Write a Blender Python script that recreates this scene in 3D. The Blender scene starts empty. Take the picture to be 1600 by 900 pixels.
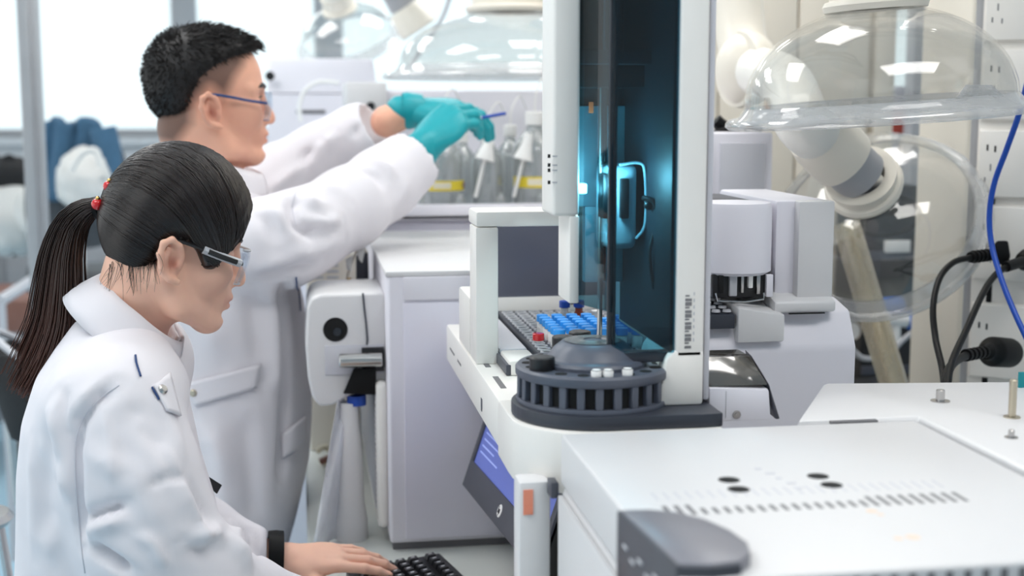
import bpy, bmesh, math, random
import numpy as np
from mathutils import Vector, Matrix, Euler

# ---------------------------------------------------------------- camera, light, exposure
SC = bpy.context.scene
COL = SC.collection
FPX = 2093.0
CAM_Z = 1.6
YAW, PITCH = math.radians(9.0), math.radians(7.75)
cam = bpy.data.cameras.new('camera'); cam_o = bpy.data.objects.new('camera', cam); COL.objects.link(cam_o)
cam_o.location = (0, 0, CAM_Z)
cam_o.rotation_euler = (math.pi/2 - PITCH, 0, -YAW)
cam.sensor_width = 36.0; cam.sensor_fit = 'HORIZONTAL'; cam.lens = FPX/1600*36.0
cam.clip_start = 0.05; cam.clip_end = 100
cam.dof.use_dof = True; cam.dof.focus_distance = 1.66; cam.dof.aperture_fstop = 3.8
SC.camera = cam_o
SC.view_settings.view_transform = 'Standard'; SC.view_settings.look = 'None'
SC.view_settings.gamma = 1.0; SC.view_settings.use_curve_mapping = False
SC.view_settings.exposure = 0.27

W = bpy.data.worlds.new('daylight'); SC.world = W; W.use_nodes = True
bg = W.node_tree.nodes['Background']
bg.inputs[0].default_value = (0.93, 0.985, 1.0, 1); bg.inputs[1].default_value = 1.12

def area(name, loc, sx, sy, power, col=(1, 1, 1)):
    l = bpy.data.lights.new(name, 'AREA'); l.shape = 'RECTANGLE'; l.size = sx; l.size_y = sy
    l.energy = power; l.color = col
    o = bpy.data.objects.new(name, l); COL.objects.link(o); o.location = loc
    return o
CEIL = 2.85
LAMPS = [(-0.9, 0.9), (0.9, 0.6), (-0.9, 2.5), (0.9, 2.3), (-0.9, 4.3), (0.9, 4.3), (-0.9, 6.5), (0.9, 6.5)]
for i, (lx, ly) in enumerate(LAMPS):
    area('ceiling_lamp_light', (lx, ly, CEIL-0.04), 1.1, 0.55, 7.0, (1.0, 0.985, 0.97))

# a point seen at pixel (px,py) of the 1600x900 photograph, at a chosen world depth / height / side
_s, _c, _sp, _cp = math.sin(YAW), math.cos(YAW), math.sin(PITCH), math.cos(PITCH)
_R = Vector((_c, -_s, 0)); _F = Vector((_s*_cp, _c*_cp, -_sp)); _U = Vector((_s*_sp, _c*_sp, _cp)); _C = Vector((0, 0, CAM_Z))
def _ray(px, py): return _F + _R*((px-800)/FPX) - _U*((py-450)/FPX)
def at(px, py, y): d = _ray(px, py); return _C + d*(y/d.y)
def atz(px, py, z): d = _ray(px, py); return _C + d*((z-CAM_Z)/d.z)

# ---------------------------------------------------------------- materials
def lin(c):
    f = lambda v: (v/12.92 if v <= 0.04045 else ((v+0.055)/1.055)**2.4)
    return tuple(f(v/255.0) for v in c)
MATS = {}
def mat(name, rgb, rough=0.5, metal=0.0, var=0.03, vscale=18.0, bump=0.0, bscale=300.0, spec=0.5, emis=None, estr=0, coat=0.0, sss=0.0, stretch=None, attr=None, attr_rgb=None):
    """procedural principled material: colour broken up by noise, optional bump; attr blends to attr_rgb by a vertex attribute"""
    m = bpy.data.materials.new(name); m.use_nodes = True; nt = m.node_tree; N = nt.nodes; L = nt.links
    b = N['Principled BSDF']
    tc = N.new('ShaderNodeTexCoord'); src = tc.outputs['Object']
    if stretch:
        mp = N.new('ShaderNodeMapping'); mp.inputs['Scale'].default_value = stretch; L.new(src, mp.inputs[0]); src = mp.outputs[0]
    nz = N.new('ShaderNodeTexNoise'); nz.inputs['Scale'].default_value = vscale; nz.inputs['Detail'].default_value = 4
    L.new(src, nz.inputs['Vector'])
    c = lin(rgb)
    mx = N.new('ShaderNodeMix'); mx.data_type = 'RGBA'
    mx.inputs[6].default_value = (*[max(0, v*(1-var*2)) for v in c], 1); mx.inputs[7].default_value = (*[min(1, v*(1+var*2)) for v in c], 1)
    L.new(nz.outputs['Fac'], mx.inputs[0]); out = mx.outputs[2]
    if attr:
        for an, ac in attr:
            at_ = N.new('ShaderNodeAttribute'); at_.attribute_name = an
            m2 = N.new('ShaderNodeMix'); m2.data_type = 'RGBA'; m2.inputs[7].default_value = (*lin(ac), 1)
            L.new(at_.outputs['Fac'], m2.inputs[0]); L.new(out, m2.inputs[6]); out = m2.outputs[2]
    L.new(out, b.inputs['Base Color'])
    b.inputs['Roughness'].default_value = rough; b.inputs['Metallic'].default_value = metal
    b.inputs['Specular IOR Level'].default_value = spec; b.inputs['Coat Weight'].default_value = coat
    if sss: b.inputs['Subsurface Weight'].default_value = sss; b.inputs['Subsurface Radius'].default_value = (0.008, 0.003, 0.0015)
    if emis: b.inputs['Emission Color'].default_value = (*lin(emis), 1); b.inputs['Emission Strength'].default_value = estr
    if bump:
        n2 = N.new('ShaderNodeTexNoise'); n2.inputs['Scale'].default_value = bscale; n2.inputs['Detail'].default_value = 3
        L.new(src, n2.inputs['Vector'])
        bp = N.new('ShaderNodeBump'); bp.inputs['Strength'].default_value = bump; bp.inputs['Distance'].default_value = 0.002
        L.new(n2.outputs['Fac'], bp.inputs['Height']); L.new(bp.outputs['Normal'], b.inputs['Normal'])
    MATS[name] = m; return m
def clear(name, tint, rough=0.03, refl=0.12, edge=0.5, haze=0.0, haze_rgb=(235, 235, 235)):
    """thin clear plastic or glass sheet: tinted see-through, more mirror-like and milky at grazing angles"""
    m = bpy.data.materials.new(name); m.use_nodes = True; nt = m.node_tree; N = nt.nodes; L = nt.links
    N.remove(N['Principled BSDF']); o = N['Material Output']
    tr = N.new('ShaderNodeBsdfTransparent'); tr.inputs[0].default_value = (*lin(tint), 1)
    gl = N.new('ShaderNodeBsdfGlossy'); gl.inputs['Roughness'].default_value = rough; gl.inputs[0].default_value = (1, 1, 1, 1)
    df = N.new('ShaderNodeBsdfDiffuse'); df.inputs[0].default_value = (*lin(haze_rgb), 1)
    lw = N.new('ShaderNodeLayerWeight'); lw.inputs[0].default_value = 0.35
    nz = N.new('ShaderNodeTexNoise'); nz.inputs['Scale'].default_value = 6
    mul = N.new('ShaderNodeMath'); mul.operation = 'MULTIPLY_ADD'; L.new(lw.outputs['Facing'], mul.inputs[0]); mul.inputs[1].default_value = edge; mul.inputs[2].default_value = refl
    pw = N.new('ShaderNodeMath'); pw.operation = 'POWER'; L.new(lw.outputs['Facing'], pw.inputs[0]); pw.inputs[1].default_value = 2.0
    mul2 = N.new('ShaderNodeMath'); mul2.operation = 'MULTIPLY_ADD'; L.new(pw.outputs[0], mul2.inputs[0]); mul2.inputs[1].default_value = edge; mul2.inputs[2].default_value = refl
    hz = N.new('ShaderNodeMath'); hz.operation = 'MULTIPLY_ADD'; L.new(nz.outputs['Fac'], hz.inputs[0]); hz.inputs[1].default_value = haze*0.4; hz.inputs[2].default_value = haze*0.8
    m1 = N.new('ShaderNodeMixShader'); L.new(hz.outputs[0], m1.inputs[0]); L.new(tr.outputs[0], m1.inputs[1]); L.new(df.outputs[0], m1.inputs[2])
    m2 = N.new('ShaderNodeMixShader'); L.new(mul2.outputs[0], m2.inputs[0]); L.new(m1.outputs[0], m2.inputs[1]); L.new(gl.outputs[0], m2.inputs[2])
    L.new(m2.outputs[0], o.inputs['Surface'])
    MATS[name] = m; return m

mat('white_plastic', (221, 220, 221), 0.38, bump=0.03, bscale=900, var=0.008)
mat('warm_white', (240, 237, 232), 0.4, var=0.01)
mat('lavender_white', (230, 228, 240), 0.45, var=0.01)
mat('pale_lavender', (233, 231, 239), 0.45, var=0.01)
mat('panel_grey', (205, 205, 212), 0.45, var=0.01)
mat('light_grey', (190, 191, 196), 0.45, var=0.02)
mat('bench_top', (214, 217, 212), 0.4, var=0.02, bump=0.03)
mat('cabinet', (214, 216, 222), 0.5, var=0.02)
mat('dark_grey', (72, 74, 84), 0.42, var=0.04)
mat('turret_grey', (84, 89, 102), 0.38, var=0.04)
mat('turret_dark', (52, 56, 66), 0.42, var=0.04)
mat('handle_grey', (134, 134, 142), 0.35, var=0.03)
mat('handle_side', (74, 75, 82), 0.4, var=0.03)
mat('screen_off', (96, 99, 113), 0.25, var=0.02)
mat('black_plastic', (22, 22, 25), 0.4, var=0.06)
mat('black_rubber', (9, 9, 10), 0.55, var=0.06, spec=0.25)
mat('slot_black', (8, 8, 9), 0.8, var=0.0)
mat('slot_grey', (120, 119, 122), 0.7, var=0.02)
mat('key_black', (30, 30, 33), 0.35, var=0.05)
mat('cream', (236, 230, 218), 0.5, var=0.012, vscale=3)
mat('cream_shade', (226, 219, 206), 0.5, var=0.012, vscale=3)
mat('cream_plastic', (232, 225, 212), 0.35, var=0.012)
mat('arm_white', (238, 235, 228), 0.3, var=0.008)
mat('arm_grey', (165, 165, 168), 0.45, var=0.02)
mat('socket_white', (240, 236, 230), 0.35, var=0.01)
mat('steel', (195, 192, 190), 0.25, 1.0, var=0.04)
mat('brushed_brass', (200, 190, 170), 0.3, 1.0, var=0.04)
mat('aluminium', (176, 176, 178), 0.4, 0.6, var=0.03)
mat('frame_grey', (168, 170, 174), 0.5, var=0.02)
mat('teal_glove', (22, 158, 168), 0.42, var=0.03, bump=0.12, bscale=120, spec=0.4)
mat('coat_white', (230, 227, 232), 0.85, var=0.008, bump=0.05, bscale=1500, spec=0.2)
mat('coat_seam', (212, 211, 218), 0.9, var=0.01)
mat('piping_blue', (36, 66, 116), 0.7, var=0.03)
mat('hair_black', (32, 21, 18), 0.30, var=0.25, vscale=60, spec=0.6)
mat('hair_brown', (40, 27, 22), 0.33, var=0.3, vscale=50, spec=0.6, attr=[('tip', (96, 58, 46))])
mat('hair_short', (24, 20, 20), 0.5, var=0.2, vscale=60, spec=0.4)
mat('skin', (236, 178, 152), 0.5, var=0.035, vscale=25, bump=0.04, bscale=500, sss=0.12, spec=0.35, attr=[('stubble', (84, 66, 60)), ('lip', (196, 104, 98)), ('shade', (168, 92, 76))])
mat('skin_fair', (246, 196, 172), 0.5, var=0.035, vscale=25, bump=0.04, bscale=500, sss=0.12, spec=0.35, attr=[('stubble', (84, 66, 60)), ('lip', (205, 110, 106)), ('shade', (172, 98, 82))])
mat('trousers', (70, 66, 68), 0.8, var=0.05)
mat('shoe', (36, 34, 36), 0.5, var=0.05)
mat('red_bead', (214, 34, 40), 0.15, var=0.04, coat=0.5)
mat('pearl', (245, 236, 226), 0.2, var=0.02)
mat('gold', (220, 180, 110), 0.25, 1.0, var=0.03)
mat('cap_blue', (52, 160, 246), 0.4, var=0.03)
mat('cap_dark_blue', (20, 70, 168), 0.4, var=0.03)
mat('stain', (236, 214, 196), 0.6, var=0.02)
mat('amber', (150, 58, 26), 0.15, var=0.05)
mat('label_white', (246, 245, 243), 0.6, var=0.01)
mat('label_yellow', (238, 214, 60), 0.6, var=0.02)
mat('label_orange', (240, 150, 122), 0.6, var=0.03)
mat('ink', (60, 60, 66), 0.7, var=0.0)
mat('print_pale', (215, 215, 220), 0.6, var=0.0)
mat('cable_blue', (24, 82, 190), 0.35, var=0.04)
mat('cable_black', (10, 10, 11), 0.45, var=0.06, spec=0.25)
mat('valve_blue', (34, 116, 214), 0.4, var=0.03)
mat('teal_sign', (16, 140, 150), 0.5, var=0.03)
mat('jacket_blue', (62, 98, 126), 0.85, var=0.12, vscale=9)
mat('fabric_black', (26, 26, 28), 0.85, var=0.08)
mat('bag_white', (222, 220, 216), 0.8, var=0.06, vscale=8)
mat('floor', (176, 210, 228), 0.22, var=0.03, vscale=2.0)
mat('wall', (206, 210, 214), 0.7, var=0.02, vscale=2)
mat('ceiling_white', (240, 240, 240), 0.8, var=0.01)
mat('desk_brown', (142, 98, 84), 0.5, var=0.06, stretch=(1, 8, 1))
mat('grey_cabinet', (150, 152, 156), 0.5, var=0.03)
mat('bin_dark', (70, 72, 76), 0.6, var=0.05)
mat('red_thing', (196, 84, 70), 0.6, var=0.05)
mat('lamp_diffuser', (250, 250, 250), 0.5, var=0.0, emis=(255, 252, 248), estr=3.0)
mat('screen_blue', (86, 102, 178), 0.3, var=0.10, vscale=5, emis=(92, 104, 172), estr=0.36)
mat('screen_header', (46, 84, 176), 0.3, var=0.05, emis=(46, 84, 186), estr=0.5)
mat('screen_text', (150, 164, 220), 0.3, var=0.0, emis=(150, 164, 220), estr=0.5)
mat('orange_led', (255, 120, 70), 0.4, emis=(255, 110, 60), estr=1.5, var=0)
mat('cyan_lamp', (210, 250, 255), 0.4, emis=(190, 246, 255), estr=14.0, var=0)
mat('inner_dark', (38, 44, 52), 0.5, var=0.1)
mat('inner_teal', (120, 170, 185), 0.4, var=0.1)
mat('inner_pale', (205, 225, 235), 0.4, var=0.06)
mat('tube_tan', (240, 232, 208), 0.25, var=0.05, stretch=(8, 8, 1))
clear('dome_plastic', (247, 247, 246), 0.04, 0.05, 0.34, 0.025)
clear('dome_rim', (240, 240, 240), 0.06, 0.10, 0.40, 0.30)
clear('smoke_plastic', (120, 114, 106), 0.08, 0.12, 0.35, 0.12, (150, 144, 136))
clear('tinted_glass', (146, 188, 200), 0.03, 0.035, 0.16, 0.0)
clear('clear_glass', (236, 242, 242), 0.03, 0.05, 0.5, 0.05)
clear('bottle_glass', (226, 230, 230), 0.04, 0.09, 0.6, 0.20, (238, 238, 238))
clear('lens_clear', (240, 243, 247), 0.02, 0.03, 0.30, 0.01)
clear('tube_clear', (244, 238, 222), 0.05, 0.10, 0.4, 0.30, (240, 232, 212))
clear('window_glass', (247, 253, 255), 0.02, 0.02, 0.1, 0.0)
clear('sheet_clear', (240, 241, 246), 0.10, 0.08, 0.4, 0.5, (242, 242, 246))

# ---------------------------------------------------------------- mesh helpers
class MB:
    """collects shapes (world coordinates) that become ONE mesh object"""
    def __init__(s): s.v = []; s.f = []
    def add(s, vs, fs):
        n = len(s.v); s.v += [tuple(v) for v in vs]; s.f += [tuple(i+n for i in f) for f in fs]; return s
    def bm(s, b):
        b.verts.index_update()
        s.add([v.co.copy() for v in b.verts], [[v.index for v in f.verts] for f in b.faces]); b.free(); return s
    def box(s, lo, hi, bev=0.002, seg=2, M=None):
        b = bmesh.new(); bmesh.ops.create_cube(b, size=1)
        lo = Vector(lo); hi = Vector(hi); c = (lo+hi)/2; d = hi-lo
        for v in b.verts: v.co = Vector((v.co.x*d.x, v.co.y*d.y, v.co.z*d.z)) + c
        if bev: bmesh.ops.bevel(b, geom=b.edges[:], offset=min(bev, min(abs(d.x), abs(d.y), abs(d.z))*0.45), segments=seg, profile=0.5, affect='EDGES')
        if M: b.transform(M)
        return s.bm(b)
    def prism(s, poly, lo, hi, axis='z', bev=0.0, seg=2, M=None):
        """polygon (two coords) extruded lo..hi along axis; coords are the remaining axes in xyz order"""
        b = bmesh.new()
        def mk(p, h): return {'z': (p[0], p[1], h), 'y': (p[0], h, p[1]), 'x': (h, p[0], p[1])}[axis]
        vs = [b.verts.new(mk(p, lo)) for p in poly]; f = b.faces.new(vs)
        r = bmesh.ops.extrude_face_region(b, geom=[f])
        off = Vector(mk((0, 0), hi)) - Vector(mk((0, 0), lo))
        for g in r['geom']:
            if isinstance(g, bmesh.types.BMVert): g.co += off
        bmesh.ops.recalc_face_normals(b, faces=b.faces[:])
        if bev: bmesh.ops.bevel(b, geom=b.edges[:], offset=bev, segments=seg, profile=0.5, affect='EDGES', clamp_overlap=True)
        if M: b.transform(M)
        return s.bm(b)
    def hull(s, pts, bev=0.0, seg=2):
        b = bmesh.new()
        for p in pts: b.verts.new(p)
        r = bmesh.ops.convex_hull(b, input=b.verts[:])
        bmesh.ops.dissolve_limit(b, angle_limit=0.02, verts=b.verts[:], edges=b.edges[:])
        if bev: bmesh.ops.bevel(b, geom=b.edges[:], offset=bev, segments=seg, profile=0.5, affect='EDGES', clamp_overlap=True)
        return s.bm(b)
    def lathe(s, prof, o=(0, 0, 0), axis=(0, 0, 1), n=32, a0=0, a1=None):
        o = Vector(o); ax = Vector(axis).normalized()
        t = Vector((1, 0, 0)) if abs(ax.x) < 0.9 else Vector((0, 1, 0))
        e1 = ax.cross(t).normalized(); e2 = ax.cross(e1)
        if abs(ax.z) > 0.999: e1 = Vector((1, 0, 0)); e2 = Vector((0, 1, 0))*(1 if ax.z > 0 else -1)
        full = a1 is None; a1_ = a0+2*math.pi if full else a1
        m = n if full else n+1; vs = []; fs = []
        for (r, h) in prof:
            for i in range(m):
                a = a0 + (a1_-a0)*i/n; vs.append(o + ax*h + (e1*math.cos(a) + e2*math.sin(a))*max(r, 1e-5))
        for j in range(len(prof)-1):
            for i in range(n):
                k = (i+1) % m if full else i+1
                fs.append((j*m+i, j*m+k, (j+1)*m+k, (j+1)*m+i))
        return s.add(vs, fs)
    def cyl(s, p0, p1, r0, r1=None, n=20, bev=0.0):
        p0 = Vector(p0); p1 = Vector(p1); r1 = r0 if r1 is None else r1; L = (p1-p0).length
        if bev: prof = [(0, 0), (r0-bev, 0), (r0, bev), (r1, L-bev), (r1-bev, L), (0, L)]
        else: prof = [(0, 0), (r0, 0), (r1, L), (0, L)]
        return s.lathe(prof, p0, p1-p0, n)
    def tube(s, pts, r, n=8, caps=True, flat=None):
        """swept tube; r number or list; flat=(fx) squashes along second frame axis"""
        P = [Vector(p) for p in pts]; k = len(P); R = r if hasattr(r, '__len__') else [r]*k
        T = [(P[min(i+1, k-1)]-P[max(i-1, 0)]).normalized() for i in range(k)]
        u = T[0].orthogonal().normalized(); vs = []; fs = []
        for i in range(k):
            u = (u - T[i]*u.dot(T[i])).normalized(); w = T[i].cross(u)
            for j in range(n):
                a = 2*math.pi*j/n; vs.append(P[i] + u*(R[i]*math.cos(a)) + w*(R[i]*math.sin(a)*(flat or 1)))
        for i in range(k-1):
            for j in range(n): fs.append((i*n+j, i*n+(j+1) % n, (i+1)*n+(j+1) % n, (i+1)*n+j))
        if caps: fs.append(tuple(range(n))[::-1]); fs.append(tuple((k-1)*n+j for j in range(n)))
        return s.add(vs, fs)
    def ball(s, c, r, n=20, m=12, M=None):
        c = Vector(c); r = Vector(r) if hasattr(r, '__len__') else Vector((r, r, r)); vs = []; fs = []
        for i in range(m+1):
            t = math.pi*i/m
            for j in range(n):
                a = 2*math.pi*j/n; p = Vector((math.sin(t)*math.cos(a)*r.x, math.sin(t)*math.sin(a)*r.y, math.cos(t)*r.z))
                vs.append((M @ p if M else p) + c)
        for i in range(m):
            for j in range(n): fs.append((i*n+j, (i+1)*n+j, (i+1)*n+(j+1) % n, i*n+(j+1) % n))
        return s.add(vs, fs)
    def sheet(s, grid, th=0.0):
        """grid: rows of points; th>0 gives thickness along the mean normals"""
        nu = len(grid); nv = len(grid[0]); P = [[Vector(p) for p in row] for row in grid]
        fr = [(i*nv+j, i*nv+j+1, (i+1)*nv+j+1, (i+1)*nv+j) for i in range(nu-1) for j in range(nv-1)]
        if not th: return s.add([p for row in P for p in row], fr)
        Nn = []
        for i in range(nu):
            for j in range(nv):
                a = P[min(i+1, nu-1)][j]-P[max(i-1, 0)][j]; b = P[i][min(j+1, nv-1)]-P[i][max(j-1, 0)]
                Nn.append(b.cross(a).normalized())
        flat = [p for row in P for p in row]; n = nu*nv
        vs = [p+q*(th/2) for p, q in zip(flat, Nn)] + [p-q*(th/2) for p, q in zip(flat, Nn)]
        fs = [f for f in fr] + [tuple(i+n for i in f[::-1]) for f in fr]
        rim = [(0, j) for j in range(nv)] + [(i, nv-1) for i in range(1, nu)] + [(nu-1, j) for j in range(nv-2, -1, -1)] + [(i, 0) for i in range(nu-2, 0, -1)]
        idx = [i*nv+j for i, j in rim]
        for a, b in zip(idx, idx[1:]+idx[:1]): fs.append((a, a+n, b+n, b))
        return s.add(vs, fs)
    def build(s, name, m, parent=None, ang=38, smooth=True, loc=None):
        me = bpy.data.meshes.new(name)
        o = bpy.data.objects.new(name, me)
        off = Vector((0, 0, 0))
        if parent is not None:
            o.parent = parent; q = parent
            while q is not None: off += q.location; q = q.parent
        elif loc is not None:
            off = Vector(loc); o.location = off
        else:
            lo = Vector([min(v[i] for v in s.v) for i in range(3)]); hi = Vector([max(v[i] for v in s.v) for i in range(3)])
            off = Vector(((lo.x+hi.x)/2, (lo.y+hi.y)/2, lo.z)); o.location = off
        me.from_pydata([(v[0]-off.x, v[1]-off.y, v[2]-off.z) for v in s.v], [], s.f); me.validate(); me.update()
        me.materials.append(MATS[m])
        if smooth: me.shade_smooth(); me.set_sharp_from_angle(angle=math.radians(ang))
        COL.objects.link(o); return o
def thing(name, label, cat, loc=(0, 0, 0), group=None):
    o = bpy.data.objects.new(name, None); COL.objects.link(o); o.location = loc; o.empty_display_size = 0.05
    o['label'] = label; o['category'] = cat
    if group: o['group'] = group
    return o
def tag(o, label, cat, group=None):
    o['label'] = label; o['category'] = cat
    if group: o['group'] = group
    return o
def struct(o): o['kind'] = 'structure'; return o
def copy_tree(o, parent=None):
    c = o.copy(); COL.objects.link(c); c.parent = parent
    for ch in list(o.children): copy_tree(ch, c)
    return c
def dup_part(o, off):
    c = o.copy(); COL.objects.link(c); c.location = Vector(o.location) + Vector(off); return c
def bez(pts, n=8):
    """Catmull-Rom through points"""
    P = [Vector(p) for p in pts]; P = [P[0]*2-P[1]] + P + [P[-1]*2-P[-2]]; out = []
    for i in range(1, len(P)-2):
        a, b, c, d = P[i-1:i+3]
        for k in range(n):
            t = k/n; out.append(0.5*((2*b)+(c-a)*t+(2*a-5*b+4*c-d)*t*t+(3*b-a-3*c+d)*t**3))
    return out + [P[-2]]
RND = random.Random(7)
# ================================================================ the room
m = MB(); m.box((-4.5, -2.5, -0.05), (5.5, 9.0, 0), 0); struct(m.build('floor', 'floor'))
m = MB(); m.box((-4.5, -2.5, CEIL), (5.5, 9.0, CEIL+0.05), 0); struct(m.build('ceiling', 'ceiling_white'))
SILL = 1.41
m = MB(); m.box((-4.5, 8.5, 0), (5.5, 8.7, SILL), 0.004); m.box((-4.5, 8.44, SILL-0.05), (5.5, 8.72, SILL), 0.006)
m.box((-4.5, 8.5, 2.62), (5.5, 8.7, CEIL), 0.004); struct(m.build('wall_back', 'wall'))
m = MB(); m.box((-4.5, -2.6, 0), (5.5, -2.5, CEIL), 0); struct(m.build('wall_front_added', 'wall'))  # unseen wall behind the camera, added to block daylight and gain contrast
m = MB(); m.box((2.9, -2.5, 0), (3.0, 3.3, CEIL), 0); struct(m.build('wall_side_added', 'wall'))  # unseen wall on the right, added to keep daylight out from that side
# window mullions and panes
MUL = [(-4.5, -4.35), (-2.6, -2.45), (-0.754, -0.603), (0.11, 0.285), (1.95, 2.1), (3.62, 3.75), (4.2, 4.5)]
for i in range(len(MUL)-1):
    x0, x1 = MUL[i][1], MUL[i+1][0]
    m = MB(); m.box((MUL[i][0], 8.52, SILL), (x1*0+MUL[i][1], 8.62, 2.62), 0.006)
    m.box((x0, 8.54, SILL), (x1, 8.6, SILL+0.05), 0.004); m.box((x0, 8.54, 2.57), (x1, 8.6, 2.62), 0.004)
    w = struct(m.build('window_%d' % (i+1), 'frame_grey'))
    m = MB(); m.box((x0, 8.565, SILL+0.05), (x1, 8.575, 2.57), 0); m.build('pane', 'window_glass', w)
# slim aluminium posts of the glass partition on the left
m = MB(); m.box((-0.775, 4.0, 0), (-0.722, 4.06, CEIL), 0.004); m.box((-0.757, 3.992, 0), (-0.74, 4.0, CEIL), 0.002)
struct(m.build('trim_1', 'aluminium'))
m = MB(); m.box((-4.4, 4.0, 0), (-0.76, 4.06, 0.08), 0.004); m.box((-4.4, 4.0, 2.45), (-0.76, 4.06, 2.5), 0.004); struct(m.build('trim_2', 'aluminium'))
# cream service walls at the right
m = MB()
for a, b in ((0.70, 0.955), (0.958, 1.142), (1.147, 1.318), (1.336, 1.385)): m.box((a, 3.0, 0), (b, 3.08, CEIL), 0.004)
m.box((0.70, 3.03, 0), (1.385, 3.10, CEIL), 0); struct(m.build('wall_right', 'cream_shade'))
m = MB(); m.box((1.205, 2.3, 0), (1.275, 2.50, CEIL), 0.010, 3); struct(m.build('trim_3', 'cream'))
m = MB(); m.box((1.385, 3.3, 0), (2.4, 3.38, 1.52), 0.004); struct(m.build('wall_partition', 'panel_grey'))
# ceiling lamps
for i, (lx, ly) in enumerate(LAMPS):
    where = ['over the camera aisle', 'over the near instrument', 'over the two people', 'over the socket column', 'over the far aisle', 'over the far end of the bench', 'by the far window on the left', 'by the far window on the right'][i]
    t = thing('ceiling_lamp', 'rectangular white ceiling lamp panel '+where, 'lamp', (lx, ly, CEIL-0.03), 'ceiling lamp panels')
    m = MB()
    for x0, x1, y0, y1 in ((-0.6, -0.56, -0.32, 0.32), (0.56, 0.6, -0.32, 0.32), (-0.56, 0.56, -0.32, -0.28), (-0.56, 0.56, 0.28, 0.32)):
        m.box((lx+x0, ly+y0, CEIL-0.04), (lx+x1, ly+y1, CEIL), 0.003)
    m.build('frame', 'white_plastic', t)
    m = MB(); m.box((lx-0.56, ly-0.28, CEIL-0.03), (lx+0.56, ly+0.28, CEIL-0.015), 0); m.build('diffuser', 'lamp_diffuser', t)

# ================================================================ bench
t = thing('lab_bench', 'long pale grey laboratory bench carrying the instruments', 'bench', (0.7, 2.0, 0))
m = MB(); m.box((0.0, 0.55, 0.865), (1.08, 2.995, 0.9), 0.006, 3); m.build('worktop', 'bench_top', t)
m = MB(); m.box((0.06, 0.6, 0.1), (1.06, 2.99, 0.865), 0.003); m.build('cabinet_body', 'cabinet', t)
m = MB(); m.box((0.10, 0.62, 0.0), (1.04, 2.98, 0.1), 0); m.build('plinth', 'dark_grey', t)
for k in range(4):
    y0 = 0.62+k*0.59
    m = MB(); m.box((0.042, y0, 0.13), (0.06, y0+0.575, 0.85), 0.003); d = m.build('door', 'cabinet', t)
    m = MB(); m.tube([(0.042, y0+0.52, 0.76), (0.02, y0+0.52, 0.755), (0.02, y0+0.52, 0.63), (0.042, y0+0.52, 0.625)], 0.005); m.build('handle', 'steel', d)

# ================================================================ grey GC oven in the foreground
LX0, LX1, LY0, LY1, LZ = 0.251, 0.625, 0.853, 1.275, 1.277
t = thing('gas_chromatograph', 'white gas chromatograph oven with slotted lid in the foreground', 'instrument', (0.55, 1.1, 0.9))
m = MB(); m.box((LX0+0.002, LY0+0.012, 0.9), (1.02, LY1+0.005, 1.222), 0.006); m.build('body', 'white_plastic', t)
# lid with slots and holes as dark inlays, their inner shade put into the colour
lid = MB(); lid.box((LX0, LY0, 1.226), (LX1, LY1, LZ), 0.003, 3); lid_o = lid.build('lid', 'white_plastic', t)
nsl = 27
for k in range(nsl):
    x = 0.287 + (0.538-0.287)*k/(nsl-1)
    ln = 0.026 if (k < 3 or k > 17) else 0.016
    m = MB(); m.box((x-0.0022, 0.998, LZ-0.004), (x+0.0022, 0.998+ln, LZ+0.0004), 0.0005, 1); m.build('vent_slot', 'slot_grey', lid_o, smooth=False)
for k in range(nsl):
    x = 0.287 + (0.538-0.287)*k/(nsl-1)
    m = MB(); m.box((x-0.0010, 1.040, LZ-0.003), (x+0.0010, 1.062, LZ+0.0002), 0); m.build('fine_slot', 'panel_grey', lid_o, smooth=False)
for (x, y) in ((0.364, 1.090), (0.363, 1.061), (0.445, 1.089), (0.446, 1.061)):
    m = MB(); m.lathe([(0.0, LZ+0.0004), (0.0088, LZ+0.0004), (0.0096, LZ+0.0002), (0.0096, LZ-0.006), (0, LZ-0.006)], (x, y, 0), n=24); m.build('round_hole', 'slot_black', lid_o)
for k, (w, o_) in enumerate(((0.006, 0), (0.009, 0.001), (0.005, 0), (0.008, 0.002), (0.004, 0))):   # embossed marks between the holes
    x = 0.398+0.004*k; y = 1.118-0.016*k
    m = MB(); m.box((x, y, LZ), (x+w, y+0.004, LZ+0.0004), 0); m.build('embossed_mark', 'panel_grey', lid_o, smooth=False)
for (x, y, r) in ((0.449, 0.985, 0.005), (0.452, 0.975, 0.003), (0.452, 0.918, 0.006), (0.440, 0.917, 0.004)):
    m = MB(); m.lathe([(0, LZ+0.0005), (r*0.7, LZ+0.0005), (r, LZ+0.0001)], (x, y, 0), n=10); m.build('stain', 'stain', lid_o)
for k in range(21):   # louvres in the front face
    x = 0.335 + 0.0139*k
    m = MB(); m.box((x, LY0-0.0008, 1.238), (x+0.0055, LY0+0.004, 1.2735), 0.0004, 1); m.build('front_louvre', 'slot_grey', lid_o, smooth=False)
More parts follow.
